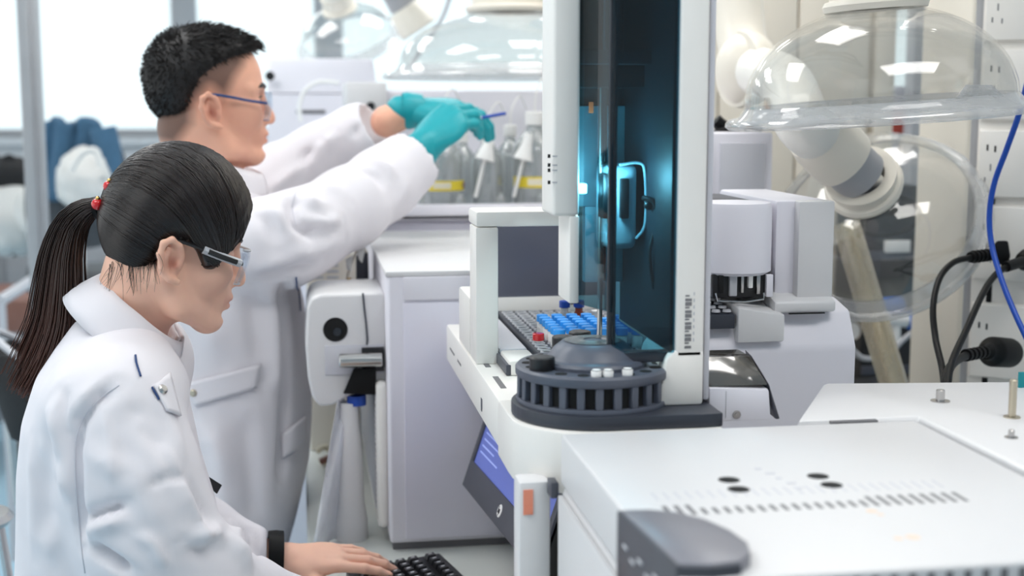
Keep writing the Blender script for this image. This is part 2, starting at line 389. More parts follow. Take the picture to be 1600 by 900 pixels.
# rear / right deck
m = MB(); m.prism([(0.50, 1.285), (0.60, 1.462), (1.02, 1.412), (1.02, LY0+0.01), (LX1+0.008, LY0+0.01), (LX1+0.008, 1.285)], 1.222, LZ+0.002, 'z', 0.006); m.build('rear_deck', 'white_plastic', t)
m = MB(); m.box((0.535, 1.2765, LZ-0.002), (0.585, 1.284, LZ+0.001), 0); m.build('seam_gap', 'slot_grey', t)
m = MB(); m.hull([(0.45, 1.31, 1.22), (0.90, 1.30, 1.22), (0.45, 1.46, 1.22), (0.9, 1.41, 1.22), (0.45, 1.31, 0.9), (0.9, 1.30, 0.9), (0.45, 1.46, 0.9), (0.9, 1.41, 0.9)], 0.004); m.build('rear_body', 'white_plastic', t)
for (px, py, h, r, mt) in ((1469, 627, 0.013, 0.0048, 'steel'), (1581, 652, 0.04, 0.004, 'brushed_brass'), (1580, 684, 0.008, 0.003, 'steel')):
    p = atz(px, py, LZ+0.002); m = MB(); m.cyl(p, p+Vector((0, 0, h)), r, n=14, bev=0.0008); m.cyl(p, p+Vector((0, 0, 0.001)), r*2.2, n=16); m.build('peg', mt, t)
p = atz(1592, 606, LZ+0.002); m = MB(); m.box(p+Vector((0.0, 0, 0)), p+Vector((0.06, 0.003, 0.018)), 0); m.build('teal_tab', 'teal_sign', t)
# dark grey rounded control-panel corner
pts = [(0.243, 0.99), (0.265, 0.988), (0.287, 0.977), (0.302, 0.957), (0.312, 0.93), (0.316, 0.90), (0.310, 0.876), (0.296, 0.86), (0.275, 0.857), (0.253, 0.862)]
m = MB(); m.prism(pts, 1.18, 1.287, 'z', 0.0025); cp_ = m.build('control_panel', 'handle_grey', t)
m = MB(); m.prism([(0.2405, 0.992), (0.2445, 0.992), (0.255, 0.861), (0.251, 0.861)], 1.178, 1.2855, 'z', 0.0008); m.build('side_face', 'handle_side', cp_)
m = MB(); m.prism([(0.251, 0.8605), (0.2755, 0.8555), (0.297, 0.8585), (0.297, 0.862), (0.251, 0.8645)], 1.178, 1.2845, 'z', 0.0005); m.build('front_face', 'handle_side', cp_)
for k in range(5):
    y = 0.975-0.017*k; xx = 0.2405+0.0105*(0.992-y)/0.131
    m = MB(); m.box((xx-0.0008, y-0.011, 1.262-0.006*(k % 2)), (xx+0.0006, y, 1.264-0.006*(k % 2)), 0); m.build('printed_line', 'print_pale', cp_, smooth=False)
# side column with orange sticker
m = MB(); m.box((0.213, 1.30, 0.9), (0.246, 1.335, 1.222), 0.004); sp_ = m.build('side_column', 'white_plastic', t)
m = MB(); m.box((0.2175, 1.2988, 1.188), (0.2275, 1.3002, 1.214), 0); m.box((0.2205, 1.2982, 1.190), (0.2265, 1.2990, 1.196), 0); m.build('orange_sticker', 'label_orange', sp_, smooth=False)
m = MB(); m.box((0.242, 1.278, 1.210), (0.25, 1.30, 1.226), 0.001); m.build('hinge_block', 'dark_grey', t)
m = MB(); m.box((0.2475, LY0+0.02, 0.902), (0.2525, 1.27, 1.216), 0.001); m.build('side_panel', 'white_plastic', t)

# ================================================================ sampler: beam, turret, tower, tray hood
t = thing('vial_tray_carrier', 'white sampler beam with slim logo carrying the vial tray', 'instrument', (0.3, 1.7, 1.215))
m = MB(); m.box((0.2165, 1.47, 1.215), (0.30, 2.005, 1.27), 0.003); bo = m.build('beam', 'warm_white', t)
poly = [(0.2165, 1.47), (0.2165, 1.40)] + [(0.3065+0.09*math.cos(a), 1.385+0.09*math.sin(a)) for a in [math.pi+math.pi/2*k/12 for k in range(1, 13)]] + [(0.428, 1.295), (0.428, 1.47)]
m = MB(); m.prism(poly, 1.205, 1.27, 'z', 0.003); m.build('rounded_shelf', 'warm_white', t)
m = MB(); m.box((0.30, 1.605, 1.245), (0.458, 2.0, 1.268), 0.002); m.build('tray_support', 'warm_white', t)
m = MB(); m.box((0.2160, 1.60, 1.2295), (0.2170, 1.612, 1.242), 0.0003); m.box((0.2158, 1.602, 1.226), (0.2168, 1.610, 1.236), 0.0003); m.build('latch_button', 'dark_grey', bo)
for y0, y1 in ((1.90, 1.955), (1.82, 1.86)):
    m = MB(); m.box((0.2160, y0, 1.2405), (0.2168, y1, 1.2435), 0); m.build('logo_mark', 'slot_grey', bo, smooth=False)
m = MB(); m.box((0.229, 1.66, 1.268), (0.236, 1.76, 1.2704), 0); m.build('groove', 'slot_grey', bo, smooth=False)
m = MB(); m.box((0.229, 1.53, 1.268), (0.236, 1.60, 1.2704), 0); m.build('groove', 'slot_grey', bo, smooth=False)
# left side box and tray ledge
m = MB(); m.box((0.2185, 1.745, 1.27), (0.248, 1.86, 1.348), 0.004); m.build('rear_box', 'warm_white', t)
m = MB(); m.box((0.25, 1.60, 1.27), (0.287, 1.675, 1.289), 0.003); m.build('ledge', 'warm_white', t)
m = MB(); m.box((0.25, 1.685, 1.27), (0.287, 1.99, 1.289), 0.003); m.build('ledge', 'panel_grey', t)
m = MB(); m.box((0.246, 1.60, 1.271), (0.2525, 1.72, 1.284), 0.001); m.build('ledge_trim', 'dark_grey', t)
m = MB(); m.box((0.262, 1.53, 1.268), (0.30, 1.60, 1.287), 0.003); m.build('front_step', 'warm_white', t)

t = thing('tray_hood', 'white arch with a dark grey screen panel standing over the vial tray', 'instrument', (0.36, 1.8, 1.27))
m = MB(); m.box((0.2195, 1.6805, 1.27), (0.2485, 1.742, 1.4465), 0.002); m.build('post', 'warm_white', t)
m = MB(); m.box((0.2195, 1.68, 1.447), (0.459, 1.755, 1.467), 0.004); m.build('top_bar', 'warm_white', t)
m = MB(); m.box((0.4595, 1.70, 1.347), (0.4610, 1.75, 1.45), 0.0); m.build('post', 'warm_white', t)
m = MB(); m.box((0.272, 1.99, 1.31), (0.459, 2.01, 1.440), 0.002); m.build('dark_panel', 'screen_off', t)
m = MB(); m.box((0.272, 1.985, 1.268), (0.459, 2.015, 1.312), 0.002); m.build('lower_rail', 'warm_white', t)

# vial tray : plate with wells
TX0, TX1, TY0, TY1, TZ = 0.291, 0.459, 1.62, 1.985, 1.292
t = thing('vial_tray', 'black slotted vial tray with rows of round wells', 'tray', (0.39, 1.8, 1.268))
m = MB(); m.box((TX0, TY0, 1.269), (TX1, TY1, TZ), 0.002); tr_o = m.build('tray_plate', 'turret_dark', t)
PX, PY = 0.0205, 0.0205
wells = []
for j in range(17):
    for i in range(8):
        wells.append((TX0+0.0125+PX*i, TY0+0.014+PY*j))
wm = MB(); wm.lathe([(0.0062, 0.0016), (0.0074, 0.0016), (0.0076, 0.0), (0.0062, 0.0)], (0, 0, 0), n=14)
first = None
for k, (x, y) in enumerate(wells):
    if first is None:
        first = MB(); first.lathe([(0.0, 0.0004), (0.0066, 0.0004), (0.0068, 0.0019), (0.0086, 0.0019), (0.0089, 0.0)], (0, 0, 0), n=12)
        me_o = first.build('well', 'light_grey', tr_o, ang=30); me_o.data.transform(Matrix.Translation(tr_o.parent.location))
        me_o.data.materials.append(MATS['slot_black'])
        for p in me_o.data.polygons:
            if all(abs(me_o.data.vertices[v].co.z - 0.0004) < 1e-5 for v in p.vertices): p.material_index = 1
        c = me_o
    else:
        c = me_o.copy(); COL.objects.link(c)
    c.location = Vector((x, y, TZ)) - Vector(t.location)
# vials
def make_vial(label, capm, bodym, x, y, z, h=0.025, group='blue capped vials in the tray'):
    v = thing('sample_vial', label, 'vial', (x, y, z), group)
    b = MB(); b.lathe([(0, 0), (0.0066, 0), (0.0070, 0.001), (0.0070, h*0.50), (0.0055, h*0.60), (0.0055, h*0.7), (0, h*0.7)], (x, y, z), n=14); b.build('glass_body', bodym, v)
    b = MB(); b.lathe([(0.0070, h-0.0095), (0.0078, h-0.009), (0.0078, h-0.0008), (0.0070, h), (0, h)], (x, y, z), n=14); cp = b.build('cap', capm, v)
    return v
V0 = None
rows = ['nearest', 'second', 'third', 'fourth', 'fifth', 'sixth', 'seventh', 'farthest']
cols = ['leftmost', 'second', 'third', 'fourth']
for i in range(4):
    for j in range(7):
        x = TX0+0.0125+PX*(1+i); y = TY0+0.014+PY*(1.2+j)
        # caps crowd together: sheared rows
        lab = 'bright blue capped sample vial in tray, %s row from the front, %s column of four' % (rows[j], cols[i])
        if V0 is None: v = V0 = make_vial(lab, 'cap_blue', 'label_white', x, y, TZ)
        else: v = copy_tree(V0); v.location = (x, y, TZ); v['label'] = lab
n = 0
for i in (5, 6, 7):
    for j in range(6):
        if (i, j) in ((7, 0), (5, 5)): continue
        x = TX0+0.0125+PX*i; y = TY0+0.014+PY*(1.2+j)
        v = copy_tree(V0); v.location = (x, y, TZ)
        v['label'] = 'blue capped vial behind the tinted glass, %s row, %s column of three' % (rows[j], ('left', 'middle', 'right')[i-5])
        v['group'] = 'vials behind the tinted glass'
x0 = TX0+0.0125
make_vial('tall clear vial with dark blue cap left of the amber vial', 'cap_dark_blue', 'bottle_glass', x0+PX*3, TY0+0.014+PY*9.6, TZ, 0.036, 'tall vials at the back of the tray')
make_vial('tall amber vial with dark blue cap at the back of the tray', 'cap_dark_blue', 'amber', x0+PX*4, TY0+0.014+PY*9.6, TZ, 0.036, 'tall vials at the back of the tray')
make_vial('small clear vial with silver cap behind the two tall vials', 'steel', 'clear_glass', x0+PX*4.2, TY0+0.014+PY*13, TZ, 0.03, 'tall vials at the back of the tray')
make_vial('capless white vial standing just right of the amber vial', 'label_white', 'label_white', x0+PX*5.2, TY0+0.014+PY*9.4, TZ, 0.022, 'tall vials at the back of the tray')
make_vial('white vial with red ring at the left end of the blue rows', 'red_bead', 'label_white', x0+PX*0.1, TY0+0.014+PY*3.6, TZ, 0.012, 'odd vials at the tray edge')
make_vial('white capped vial at the front left corner of the rows', 'label_white', 'label_white', x0+PX*0.7, TY0+0.014+PY*0.1, TZ, 0.018, 'odd vials at the tray edge')

# ---- turret
TC = Vector((0.3085, 1.392, 1.27)); TR = 0.082
t = thing('vial_turret', 'round dark grey vial turret with fluted sides under the tower', 'turret', TC)
poly = [(TC.x+0.088*math.cos(a), TC.y+0.088*math.sin(a)) for a in [math.pi*0.72+math.pi*0.78*k/20 for k in range(21)]] + [(0.405, 1.304), (0.4285, 1.306), (0.4285, 1.45), (0.28, 1.468)]
m = MB(); m.prism(poly, 1.2703, 1.285, 'z', 0.002); m.build('base', 'turret_dark', t)
m = MB(); m.lathe([(0, 0.014), (TR-0.006, 0.014), (TR-0.006, 0.046), (0, 0.046)], TC, n=48); m.build('drum', 'slot_black', t)
m = MB(); m.lathe([(TR-0.012, 0.014), (TR, 0.014), (TR+0.001, 0.017), (TR, 0.0205), (TR-0.012, 0.0205)], TC, n=64); m.build('lower_ring', 'turret_grey', t)
m = MB(); m.lathe([(TR-0.030, 0.043), (TR, 0.043), (TR+0.0015, 0.045), (TR+0.0015, 0.052), (TR-0.001, 0.0545), (TR-0.024, 0.0545), (TR-0.03, 0.052)], TC, n=64); m.build('upper_ring', 'turret_grey', t)
nr = 26
for k in range(nr):
    a = 2*math.pi*k/nr
    M_ = Matrix.Translation(TC) @ Matrix.Rotation(a, 4, 'Z')
    m = MB(); m.box((TR-0.008, -0.0042, 0.02), (TR-0.0005, 0.0042, 0.0435), 0.001, 1, M_); m.build('rib', 'turret_grey', t)
for k in range(18):
    a = 2*math.pi*(k+0.5)/18
    p = TC + Vector((math.cos(a)*(TR-0.012), math.sin(a)*(TR-0.012), 0.0545))
    m = MB(); m.lathe([(0, 0.0006), (0.0062, 0.0006), (0.0066, 0.0002)], p, n=14); m.build('vial_well', 'slot_black', t)
m = MB(); m.lathe([(0.058, 0.050), (0.0585, 0.058), (0.056, 0.061), (0.050, 0.062), (0.048, 0.064), (0.042, 0.072), (0.034, 0.0785), (0.031, 0.0795), (0.024, 0.079), (0.018, 0.0785), (0.013, 0.080), (0, 0.0805)], TC, n=56); kn = m.build('hub_dome', 'turret_grey', t)
m = MB(); m.lathe([(0.010, 0.0808), (0.013, 0.0806), (0.021, 0.0795), (0.0285, 0.0803), (0.031, 0.0802)], TC, n=40); m.build('hub_ring', 'steel', kn)
for a in (4.55, 4.72, 5.02):
    p = TC + Vector((math.cos(a)*(TR-0.010), math.sin(a)*(TR-0.010), 0.0545))
    v = thing('turret_vial', 'clear glass vial in the turret rim, %s of three' % {4.55: 'leftmost', 4.72: 'middle', 5.02: 'rightmost'}[a], 'vial', p, 'vials in the turret rim')
    m = MB(); m.lathe([(0, 0.0), (0.0055, 0.0), (0.0058, 0.005), (0.005, 0.007), (0, 0.0072)], p, n=14); m.build('cap', 'label_white', v)
    m = MB(); m.lathe([(0.0046, 0.0071), (0.0056, 0.0072), (0.0056, 0.0064)], p, n=14); m.build('crimp_ring', 'steel', v)
for (px, py, lb) in ((847, 575, 'black capped bottle at the left edge of the turret'), (880, 541, 'black capped bottle behind the turret hub, left one'), (906, 533, 'black capped bottle behind the turret hub, right one')):
    p = atz(px, py, 1.27+0.056) if px < 860 else atz(px, py, 1.316)
    z0 = 1.3245 if px < 860 else 1.27
    v = thing('capped_bottle', lb, 'bottle', (p.x, p.y, z0), 'black capped bottles by the turret')
    m = MB(); m.lathe([(0, 0), (0.0105, 0), (0.0112, 0.002), (0.0112, p.z-z0-0.004), (0.009, p.z-z0)], (p.x, p.y, z0), n=20); m.build('glass_body', 'bottle_glass', v)
    m = MB(); m.lathe([(0.0125, p.z-z0-0.004), (0.0135, p.z-z0-0.002), (0.0135, p.z-z0+0.011), (0.012, p.z-z0+0.0125), (0, p.z-z0+0.0125)], (p.x, p.y, z0), n=22); m.build('cap', 'black_plastic', v)

# ---- tower
t = thing('injector_tower', 'tall white injector tower with a dark blue tinted window', 'instrument', (0.36, 1.5, 1.285))
zc = at(870, 338, 1.425).z; xs_ = at(890, 400, 1.425).x
m = MB(); m.box((0.2705, 1.425, zc), (0.300, 1.495, 1.90), 0.004, 3); m.build('left_column', 'warm_white', t)
m = MB(); m.box((xs_, 1.4255, 1.385), (0.300, 1.49, zc), 0.0015); m.build('column_strip', 'warm_white', t)
m = MB(); m.box((0.3865, 1.345, 1.335), (0.4185, 1.60, 1.90), 0.004, 3); rc_ = m.build('right_column', 'warm_white', t)
m = MB(); m.prism([(0.3675, 1.285), (0.4185, 1.285), (0.4185, 1.345), (0.3865, 1.345), (0.3785, 1.335)], 1.345, 1.45, 'y', 0.003); m.build('column_foot', 'warm_white', t)
m = MB(); m.box((0.4205, 1.352, 1.288), (0.4275, 1.60, 1.90), 0.003); m.build('outer_rail', 'panel_grey', t)
m = MB(); m.box((0.2685, 1.340, 1.90), (0.4285, 1.60, 1.95), 0.006, 3); m.build('top_cap', 'warm_white', t)
m = MB(); m.box((0.300, 1.575, zc), (0.386, 1.598, 1.90), 0.001); m.box((0.3345, 1.575, 1.388), (0.386, 1.598, zc), 0.001); m.build('back_wall', 'inner_dark', t)
m = MB(); m.box((0.2965, 1.455, 1.380), (0.306, 1.49, 1.384), 0.001); m.box((0.296, 1.49, zc), (0.301, 1.598, 1.90), 0.001); m.build('lower_bracket', 'black_plastic', t)
m = MB(); m.box((0.3825, 1.352, 1.342), (0.3862, 1.575, 1.90), 0.0005); m.build('added_dark_liner', 'inner_dark', t)  # dark liner added to stop the white column inside from reflecting lamp light
m = MB(); m.box((0.3012, 1.44, 1.645), (0.383, 1.574, 1.66), 0.001); m.build('divider', 'inner_dark', t)
# tinted window: left facet and front facet meeting at a dark corner bar
A = Vector((0.3005, 1.43, 0)); B = Vector((0.3225, 1.362, 0)); Cc = Vector((0.3865, 1.347, 0))
def pane(a, b, z0, z1, th=0.003):
    d = (b-a).normalized(); n_ = Vector((d.y, -d.x, 0))
    return [a+n_*th/2, b+n_*th/2, b-n_*th/2, a-n_*th/2], z0, z1
for a, b, z0, lb in ((A, B, 1.384, 'window_pane'), (B, Cc, 1.342, 'window_pane')):
    q, z0, z1 = pane(a, b, z0, 1.90)
    m = MB(); m.prism([(p.x, p.y) for p in q], z0, z1, 'z', 0.0005, 1); m.build(lb, 'tinted_glass', t)
m = MB(); m.box((B.x-0.004, B.y+0.002, 1.336), (B.x+0.0045, B.y+0.009, 1.90), 0.001); m.build('corner_bar', 'inner_dark', t)
m = MB(); m.box((0.3255, 1.358, 1.330), (0.386, 1.372, 1.3415), 0.001); m.build('window_sill', 'turret_dark', t)
# inside the tower
ins = MB(); ins.box((0.3015, 1.47, 1.62), (0.386, 1.57, 1.645), 0.002); ins.build('carriage_top', 'black_plastic', t)
m = MB(); m.box((0.338, 1.46, 1.440), (0.374, 1.52, 1.535), 0.008, 3); m.build('syringe_carriage', 'inner_pale', t)
m = MB(); m.prism([(0.352, 1.438), (0.374, 1.438), (0.380, 1.46), (0.380, 1.52), (0.346, 1.52), (0.346, 1.46)], 1.50, 1.53, 'y', 0.004); m.build('syringe_plate', 'inner_teal', t)
m = MB(); m.tube(bez([(0.352, 1.457, 1.535), (0.374, 1.457, 1.537), (0.381, 1.457, 1.525), (0.382, 1.457, 1.47), (0.372, 1.457, 1.452)], 6), 0.0018); m.build('tubing_loop', 'inner_pale', t)
m = MB(); m.cyl((0.336, 1.48, 1.33), (0.336, 1.48, 1.66), 0.003); m.cyl((0.343, 1.50, 1.40), (0.343, 1.50, 1.86), 0.004); m.build('lead_screw', 'steel', t)
m = MB(); m.box((0.313, 1.500, 1.500), (0.325, 1.512, 1.512), 0.002); m.build('work_lamp', 'cyan_lamp', t)
wl_ = bpy.data.lights.new('work_lamp_light', 'POINT'); wl_.energy = 0.9; wl_.color = (0.75, 0.97, 1.0); wl_.shadow_soft_size = 0.012
wo_ = bpy.data.objects.new('work_lamp_light', wl_); COL.objects.link(wo_); wo_.parent = t; wo_.location = Vector((0.325, 1.44, 1.515))-Vector(t.location)
m = MB(); m.box((0.333, 1.455, 1.475), (0.345, 1.48, 1.525), 0.002); m.box((0.352, 1.45, 1.475), (0.362, 1.459, 1.52), 0.002); m.build('clamp_block', 'black_plastic', t)
m = MB(); m.tube(bez([(0.372, 1.43, 1.50), (0.382, 1.42, 1.495), (0.388, 1.42, 1.47), (0.385, 1.42, 1.43), (0.390, 1.42, 1.38)], 6), 0.003); m.tube(bez([(0.388, 1.44, 1.53), (0.386, 1.43, 1.47), (0.378, 1.42, 1.44), (0.383, 1.42, 1.40)], 6), 0.002); m.ball((0.379, 1.43, 1.492), 0.006, 10, 8); m.build('wiring', 'black_plastic', t)
m = MB(); m.box((0.303, 1.56, zc), (0.385, 1.574, 1.60), 0.002); m.box((0.335, 1.56, 1.39), (0.382, 1.574, zc), 0.001); m.build('inner_panel', 'inner_teal', t)
p = at(924, 168, 1.46); m = MB(); m.box(p+Vector((-0.0025, 0, -0.006)), p+Vector((0.0025, 0.003, 0.006)), 0.0005); m.build('indicator_light', 'orange_led', t)
# marks on the columns
for (px, py) in ((858, 244), (858, 258), (858, 266), (858, 285)):
    p = at(px, py, 1.4245); m = MB(); m.box(p+Vector((-0.0015, -0.0003, -0.002)), p+Vector((0.0015, 0.0012, 0.002)), 0.0003, 1); m.build('indicator_dot', 'slot_black', t)
    m = MB(); m.box(p+Vector((0.0035, 0.0002, -0.0008)), p+Vector((0.009, 0.0008, 0.0006)), 0); m.build('printed_line', 'light_grey', t, smooth=False)
p0 = at(1076, 500, 1.345)
for k in range(14):
    h = 0.002+0.0015*((k*7) % 3)
    m = MB(); m.box((p0.x-0.004, 1.3445, p0.z+0.026-0.0042*k-h*0.5), (p0.x+(0.003 if k % 3 else 0.0005), 1.3452, p0.z+0.026-0.0042*k+h*0.3), 0); m.build('serial_print', 'slot_grey', rc_, smooth=False)
for k in range(8):
    m = MB(); m.box((p0.x+0.005, 1.3445, p0.z+0.026-0.007*k), (p0.x+0.0062, 1.3452, p0.z+0.0295-0.007*k), 0); m.build('serial_print', 'light_grey', rc_, smooth=False)

# ================================================================ second sampler, middle right
t = thing('liquid_sampler', 'white sampler with a hanging cylinder head behind the tower', 'instrument', (0.6, 1.75, 0.9))
m = MB(); m.prism([(1.625, 0.9), (1.625, 1.29), (1.65, 1.335), (1.70, 1.345), (2.05, 1.345), (2.05, 0.9)], 0.462, 0.712, 'x', 0.006); m.build('body', 'pale_lavender', t)
m = MB(); m.prism([(1.63, 1.335), (1.63, 1.350), (1.68, 1.362), (1.9, 1.362), (1.9, 1.335)], 0.60, 0.684, 'x', 0.004); m.build('shelf_block', 'white_plastic', t)
m = MB(); m.box((0.610, 1.66, 1.352), (0.684, 1.90, 1.478), 0.004); m.build('side_bracket', 'pale_lavender', t)
m = MB(); m.box((0.635, 1.644, 1.35), (0.684, 1.67, 1.478), 0.003); m.build('bracket_front', 'white_plastic', t)
m = MB(); m.box((0.50, 1.74, 1.345), (0.612, 1.90, 1.472), 0.003); m.build('back_block', 'dark_grey', t)
m = MB(); m.lathe([(0, 1.384), (0.044, 1.384), (0.0485, 1.388), (0.0485, 1.470), (0.046, 1.476), (0.0, 1.478)], (0.5575, 1.672, 0), n=48); m.build('cylinder_head', 'pale_lavender', t)
m = MB()
m.box((0.520, 1.640, 1.355), (0.600, 1.70, 1.386), 0.002); nb = m.build('needle_block', 'black_plastic', t)
for k, (x, w, h, mt) in enumerate(((0.527, 0.006, 0.022, 'slot_black'), (0.541, 0.010, 0.026, 'light_grey'), (0.556, 0.004, 0.022, 'steel'), (0.566, 0.006, 0.016, 'label_white'), (0.577, 0.005, 0.024, 'steel'), (0.590, 0.009, 0.028, 'pale_lavender'))):
    m = MB(); m.box((x, 1.634, 1.384-h), (x+w, 1.642, 1.385), 0.001); m.build('needle_guide', mt, nb)
m = MB(); m.tube([(0.522, 1.632, 1.363), (0.524, 1.630, 1.353), (0.560, 1.630, 1.351), (0.585, 1.630, 1.354), (0.586, 1.632, 1.362)], 0.0013, 6); m.build('needle_wire', 'steel', nb)
m = MB(); m.prism([(1.622, 1.318), (1.622, 1.336), (1.75, 1.352), (1.75, 1.338)], 0.50, 0.545, 'x', 0.001); m.build('mini_tray', 'turret_dark', t)
for i in range(3):
    for j in range(6):
        m = MB(); m.lathe([(0, 0.0015), (0.004, 0.0015), (0.0052, 0.003), (0.006, 0)], (0.508+0.0145*i, 1.632+0.0185*j, 1.3385+0.0023*j), n=10); m.build('mini_well', 'light_grey', t)
m = MB(); m.hull([(0.548, 1.618, 1.30), (0.548, 1.618, 1.345), (0.575, 1.70, 1.352), (0.548, 1.76, 1.35), (0.61, 1.618, 1.335), (0.61, 1.76, 1.348), (0.61, 1.618, 1.30), (0.548, 1.76, 1.30)], 0.002); m.build('slide_cover', 'white_plastic', t)
m = MB(); m.box((0.62, 1.6285, 1.3335), (0.668, 1.632, 1.3350), 0); m.build('seam', 'slot_black', t)

t = thing('inlet_cover', 'white inlet bracket with screw and smoky clear lid', 'instrument', (0.46, 1.4, 1.27))
p = at(1110, 660, 1.36); q = at(1222, 612, 1.36)
m = MB(); m.hull([(0.43, 1.36, 1.262), (0.500, 1.36, 1.262), (0.497, 1.36, 1.296), (0.43, 1.36, 1.300), (0.43, 1.45, 1.262), (0.503, 1.45, 1.262), (0.497, 1.45, 1.30), (0.43, 1.45, 1.303)], 0.002); b_ = m.build('bracket', 'pale_lavender', t)
m = MB(); m.hull([(0.43, 1.362, 1.3005), (0.4965, 1.362, 1.3005), (0.492, 1.41, 1.324), (0.438, 1.41, 1.324), (0.438, 1.45, 1.324), (0.492, 1.45, 1.324), (0.43, 1.452, 1.303), (0.4965, 1.452, 1.303)], 0.0015); m.build('smoky_lid', 'smoke_plastic', t)
m = MB(); m.hull([(0.4975, 1.362, 1.301), (0.4935, 1.41, 1.324), (0.511, 1.362, 1.262), (0.506, 1.362, 1.262), (0.4995, 1.45, 1.324), (0.513, 1.45, 1.262)], 0.001); m.build('lid_edge', 'dark_grey', t)
p = at(1151, 648, 1.3595); m = MB(); m.lathe([(0, 0.0022), (0.0025, 0.0022), (0.0026, 0.0012), (0.0042, 0.0012), (0.0048, 0)], p, (0, -1, 0), n=18); m.build('screw', 'steel', t)
m = MB(); m.box((0.4485, 1.3592, 1.266), (0.4490, 1.3603, 1.296), 0); m.build('seam', 'light_grey', b_)

# instrument at the back with a framed door
t = thing('framed_cabinet', 'white cabinet with a recessed grey door left of the hood arm', 'cabinet', (0.62, 2.3, 0.9))
m = MB(); m.box((0.575, 2.2, 0.9), (0.80, 2.5, 1.555), 0.005); m.build('body', 'pale_lavender', t)
m = MB(); m.box((0.705, 2.194, 1.20), (0.785, 2.2, 1.538), 0.002); m.build('door', 'panel_grey', t)
m = MB(); m.box((0.60, 2.198, 1.20), (0.695, 2.201, 1.538), 0.0005); m.build('door', 'pale_lavender', t)
m = MB(); m.tube(bez([at(1118, 188, 2.3), at(1130, 198, 2.3), at(1150, 206, 2.3), at(1172, 202, 2.3), at(1186, 208, 2.3)], 6), 0.012); m.tube(bez([at(1110, 212, 2.28), at(1140, 204, 2.28), at(1160, 210, 2.28)], 6), 0.008)
tag(m.build('cable_bundle', 'cable_black'), 'tangle of black cables lying on the framed cabinet', 'cable')
# ================================================================ mass spectrometer box on the bench
t = thing('mass_spectrometer', 'white and lavender instrument box beside the monitor', 'instrument', (0.35, 2.4, 0.9))
m = MB(); m.box((0.13, 2.052, 0.912), (0.56, 2.72, 1.343), 0.006, 3); bx_ = m.build('body', 'pale_lavender', t)
m = MB(); m.box((0.1545, 2.047, 0.92), (0.555, 2.054, 1.298), 0.0015); m.build('front_panel', 'lavender_white', t)
m = MB(); m.box((0.1545, 2.047, 1.302), (0.555, 2.054, 1.338), 0.0015); m.build('upper_panel', 'pale_lavender', t)
m = MB(); m.box((0.135, 2.06, 0.9), (0.555, 2.71, 0.914), 0); m.build('base_frame', 'slot_grey', t)
m = MB(); m.box((0.127, 2.05, 1.338), (0.565, 2.725, 1.347), 0.003); m.build('top_plate', 'white_plastic', t)
m = MB(); m.box((0.113, 2.09, 0.925), (0.1315, 2.68, 1.165), 0.012, 3); lp = m.build('side_vent_panel', 'warm_white', t)
for k in range(22):
    z = 0.952+0.0092*k
    m = MB(); m.box((0.1115, 2.115, z), (0.1136, 2.66, z+0.0042), 0.0006, 1); m.build('louvre', 'light_grey', lp)
# ion source unit
t = thing('ion_source', 'rounded white ion source housing with round port and steel cylinder', 'instrument', (0.06, 2.2, 0.905))
prof = [(at(483, 470, 2.12).x, 0)]
def q2(px, py): p = at(px, py, 2.12); return (p.x, p.z)
sh = [q2(*p) for p in ((480, 480), (486, 466), (500, 460), (600, 457), (606, 470), (606, 600), (545, 620), (520, 634), (500, 636), (488, 622), (481, 590), (477, 540))]
m = MB(); m.prism(sh, 2.12, 2.30, 'y', 0.006, 3); s_o = m.build('housing', 'white_plastic', t)
seam = [at(px, py, 2.1185) for px, py in ((567, 458), (569, 480), (572, 505), (574, 530), (573, 543))]
m = MB(); m.tube(seam, 0.0016, 6); m.build('seam', 'dark_grey', t)
p = at(524, 515, 2.1195); m = MB(); m.lathe([(0.0, 0.0), (0.0175, 0.0), (0.019, 0.0012), (0.0195, 0.0)], p, (0, -1, 0), n=32); po = m.build('round_port', 'slot_black', t)
m = MB(); m.lathe([(0, 0.0022), (0.006, 0.0022), (0.0068, 0.0005)], p+Vector((0.003, 0, -0.004)), (0, -1, 0), n=20); m.build('port_lens', 'inner_dark', po)
a = at(507, 540, 2.1195); b = at(600, 583, 2.1195)
m = MB(); m.box((a.x, 2.117, b.z), (b.x, 2.1205, a.z), 0.001); m.build('recess', 'panel_grey', t)
a = at(565, 543, 2.116); b = at(600, 579, 2.116)
m = MB(); m.box((a.x, 2.110, b.z), (b.x, 2.118, a.z), 0.001); m.build('clamp', 'black_plastic', t)
a = at(530, 564, 2.10); b = at(597, 562, 2.10)
m = MB(); m.cyl(a, b, 0.0115, n=24, bev=0.0015); m.build('steel_cylinder', 'steel', t)
c1 = at(566, 574, 2.105)
m = MB(); m.hull([at(px, py, y) for y in (2.105, 2.15) for px, py in ((553, 575), (588, 575), (587, 617), (536, 615))], 0.002); m.build('black_skirt', 'black_rubber', t)
c0 = at(557, 617, 2.13)
m = MB(); m.cyl((c0.x, c0.y, c0.z-0.016), c0, 0.0155, n=20); m.build('dark_collar', 'cap_dark_blue', t)
m = MB(); m.lathe([(0.0, 0.9), (0.027, 0.9), (0.027, 0.93), (0.022, 0.96), (0.020, 1.04), (0.015, 1.10), (0.015, c0.z-0.012), (0, c0.z-0.012)], (c0.x-0.012, c0.y, 0), n=24); m.build('drain_pipe', 'white_plastic', t)
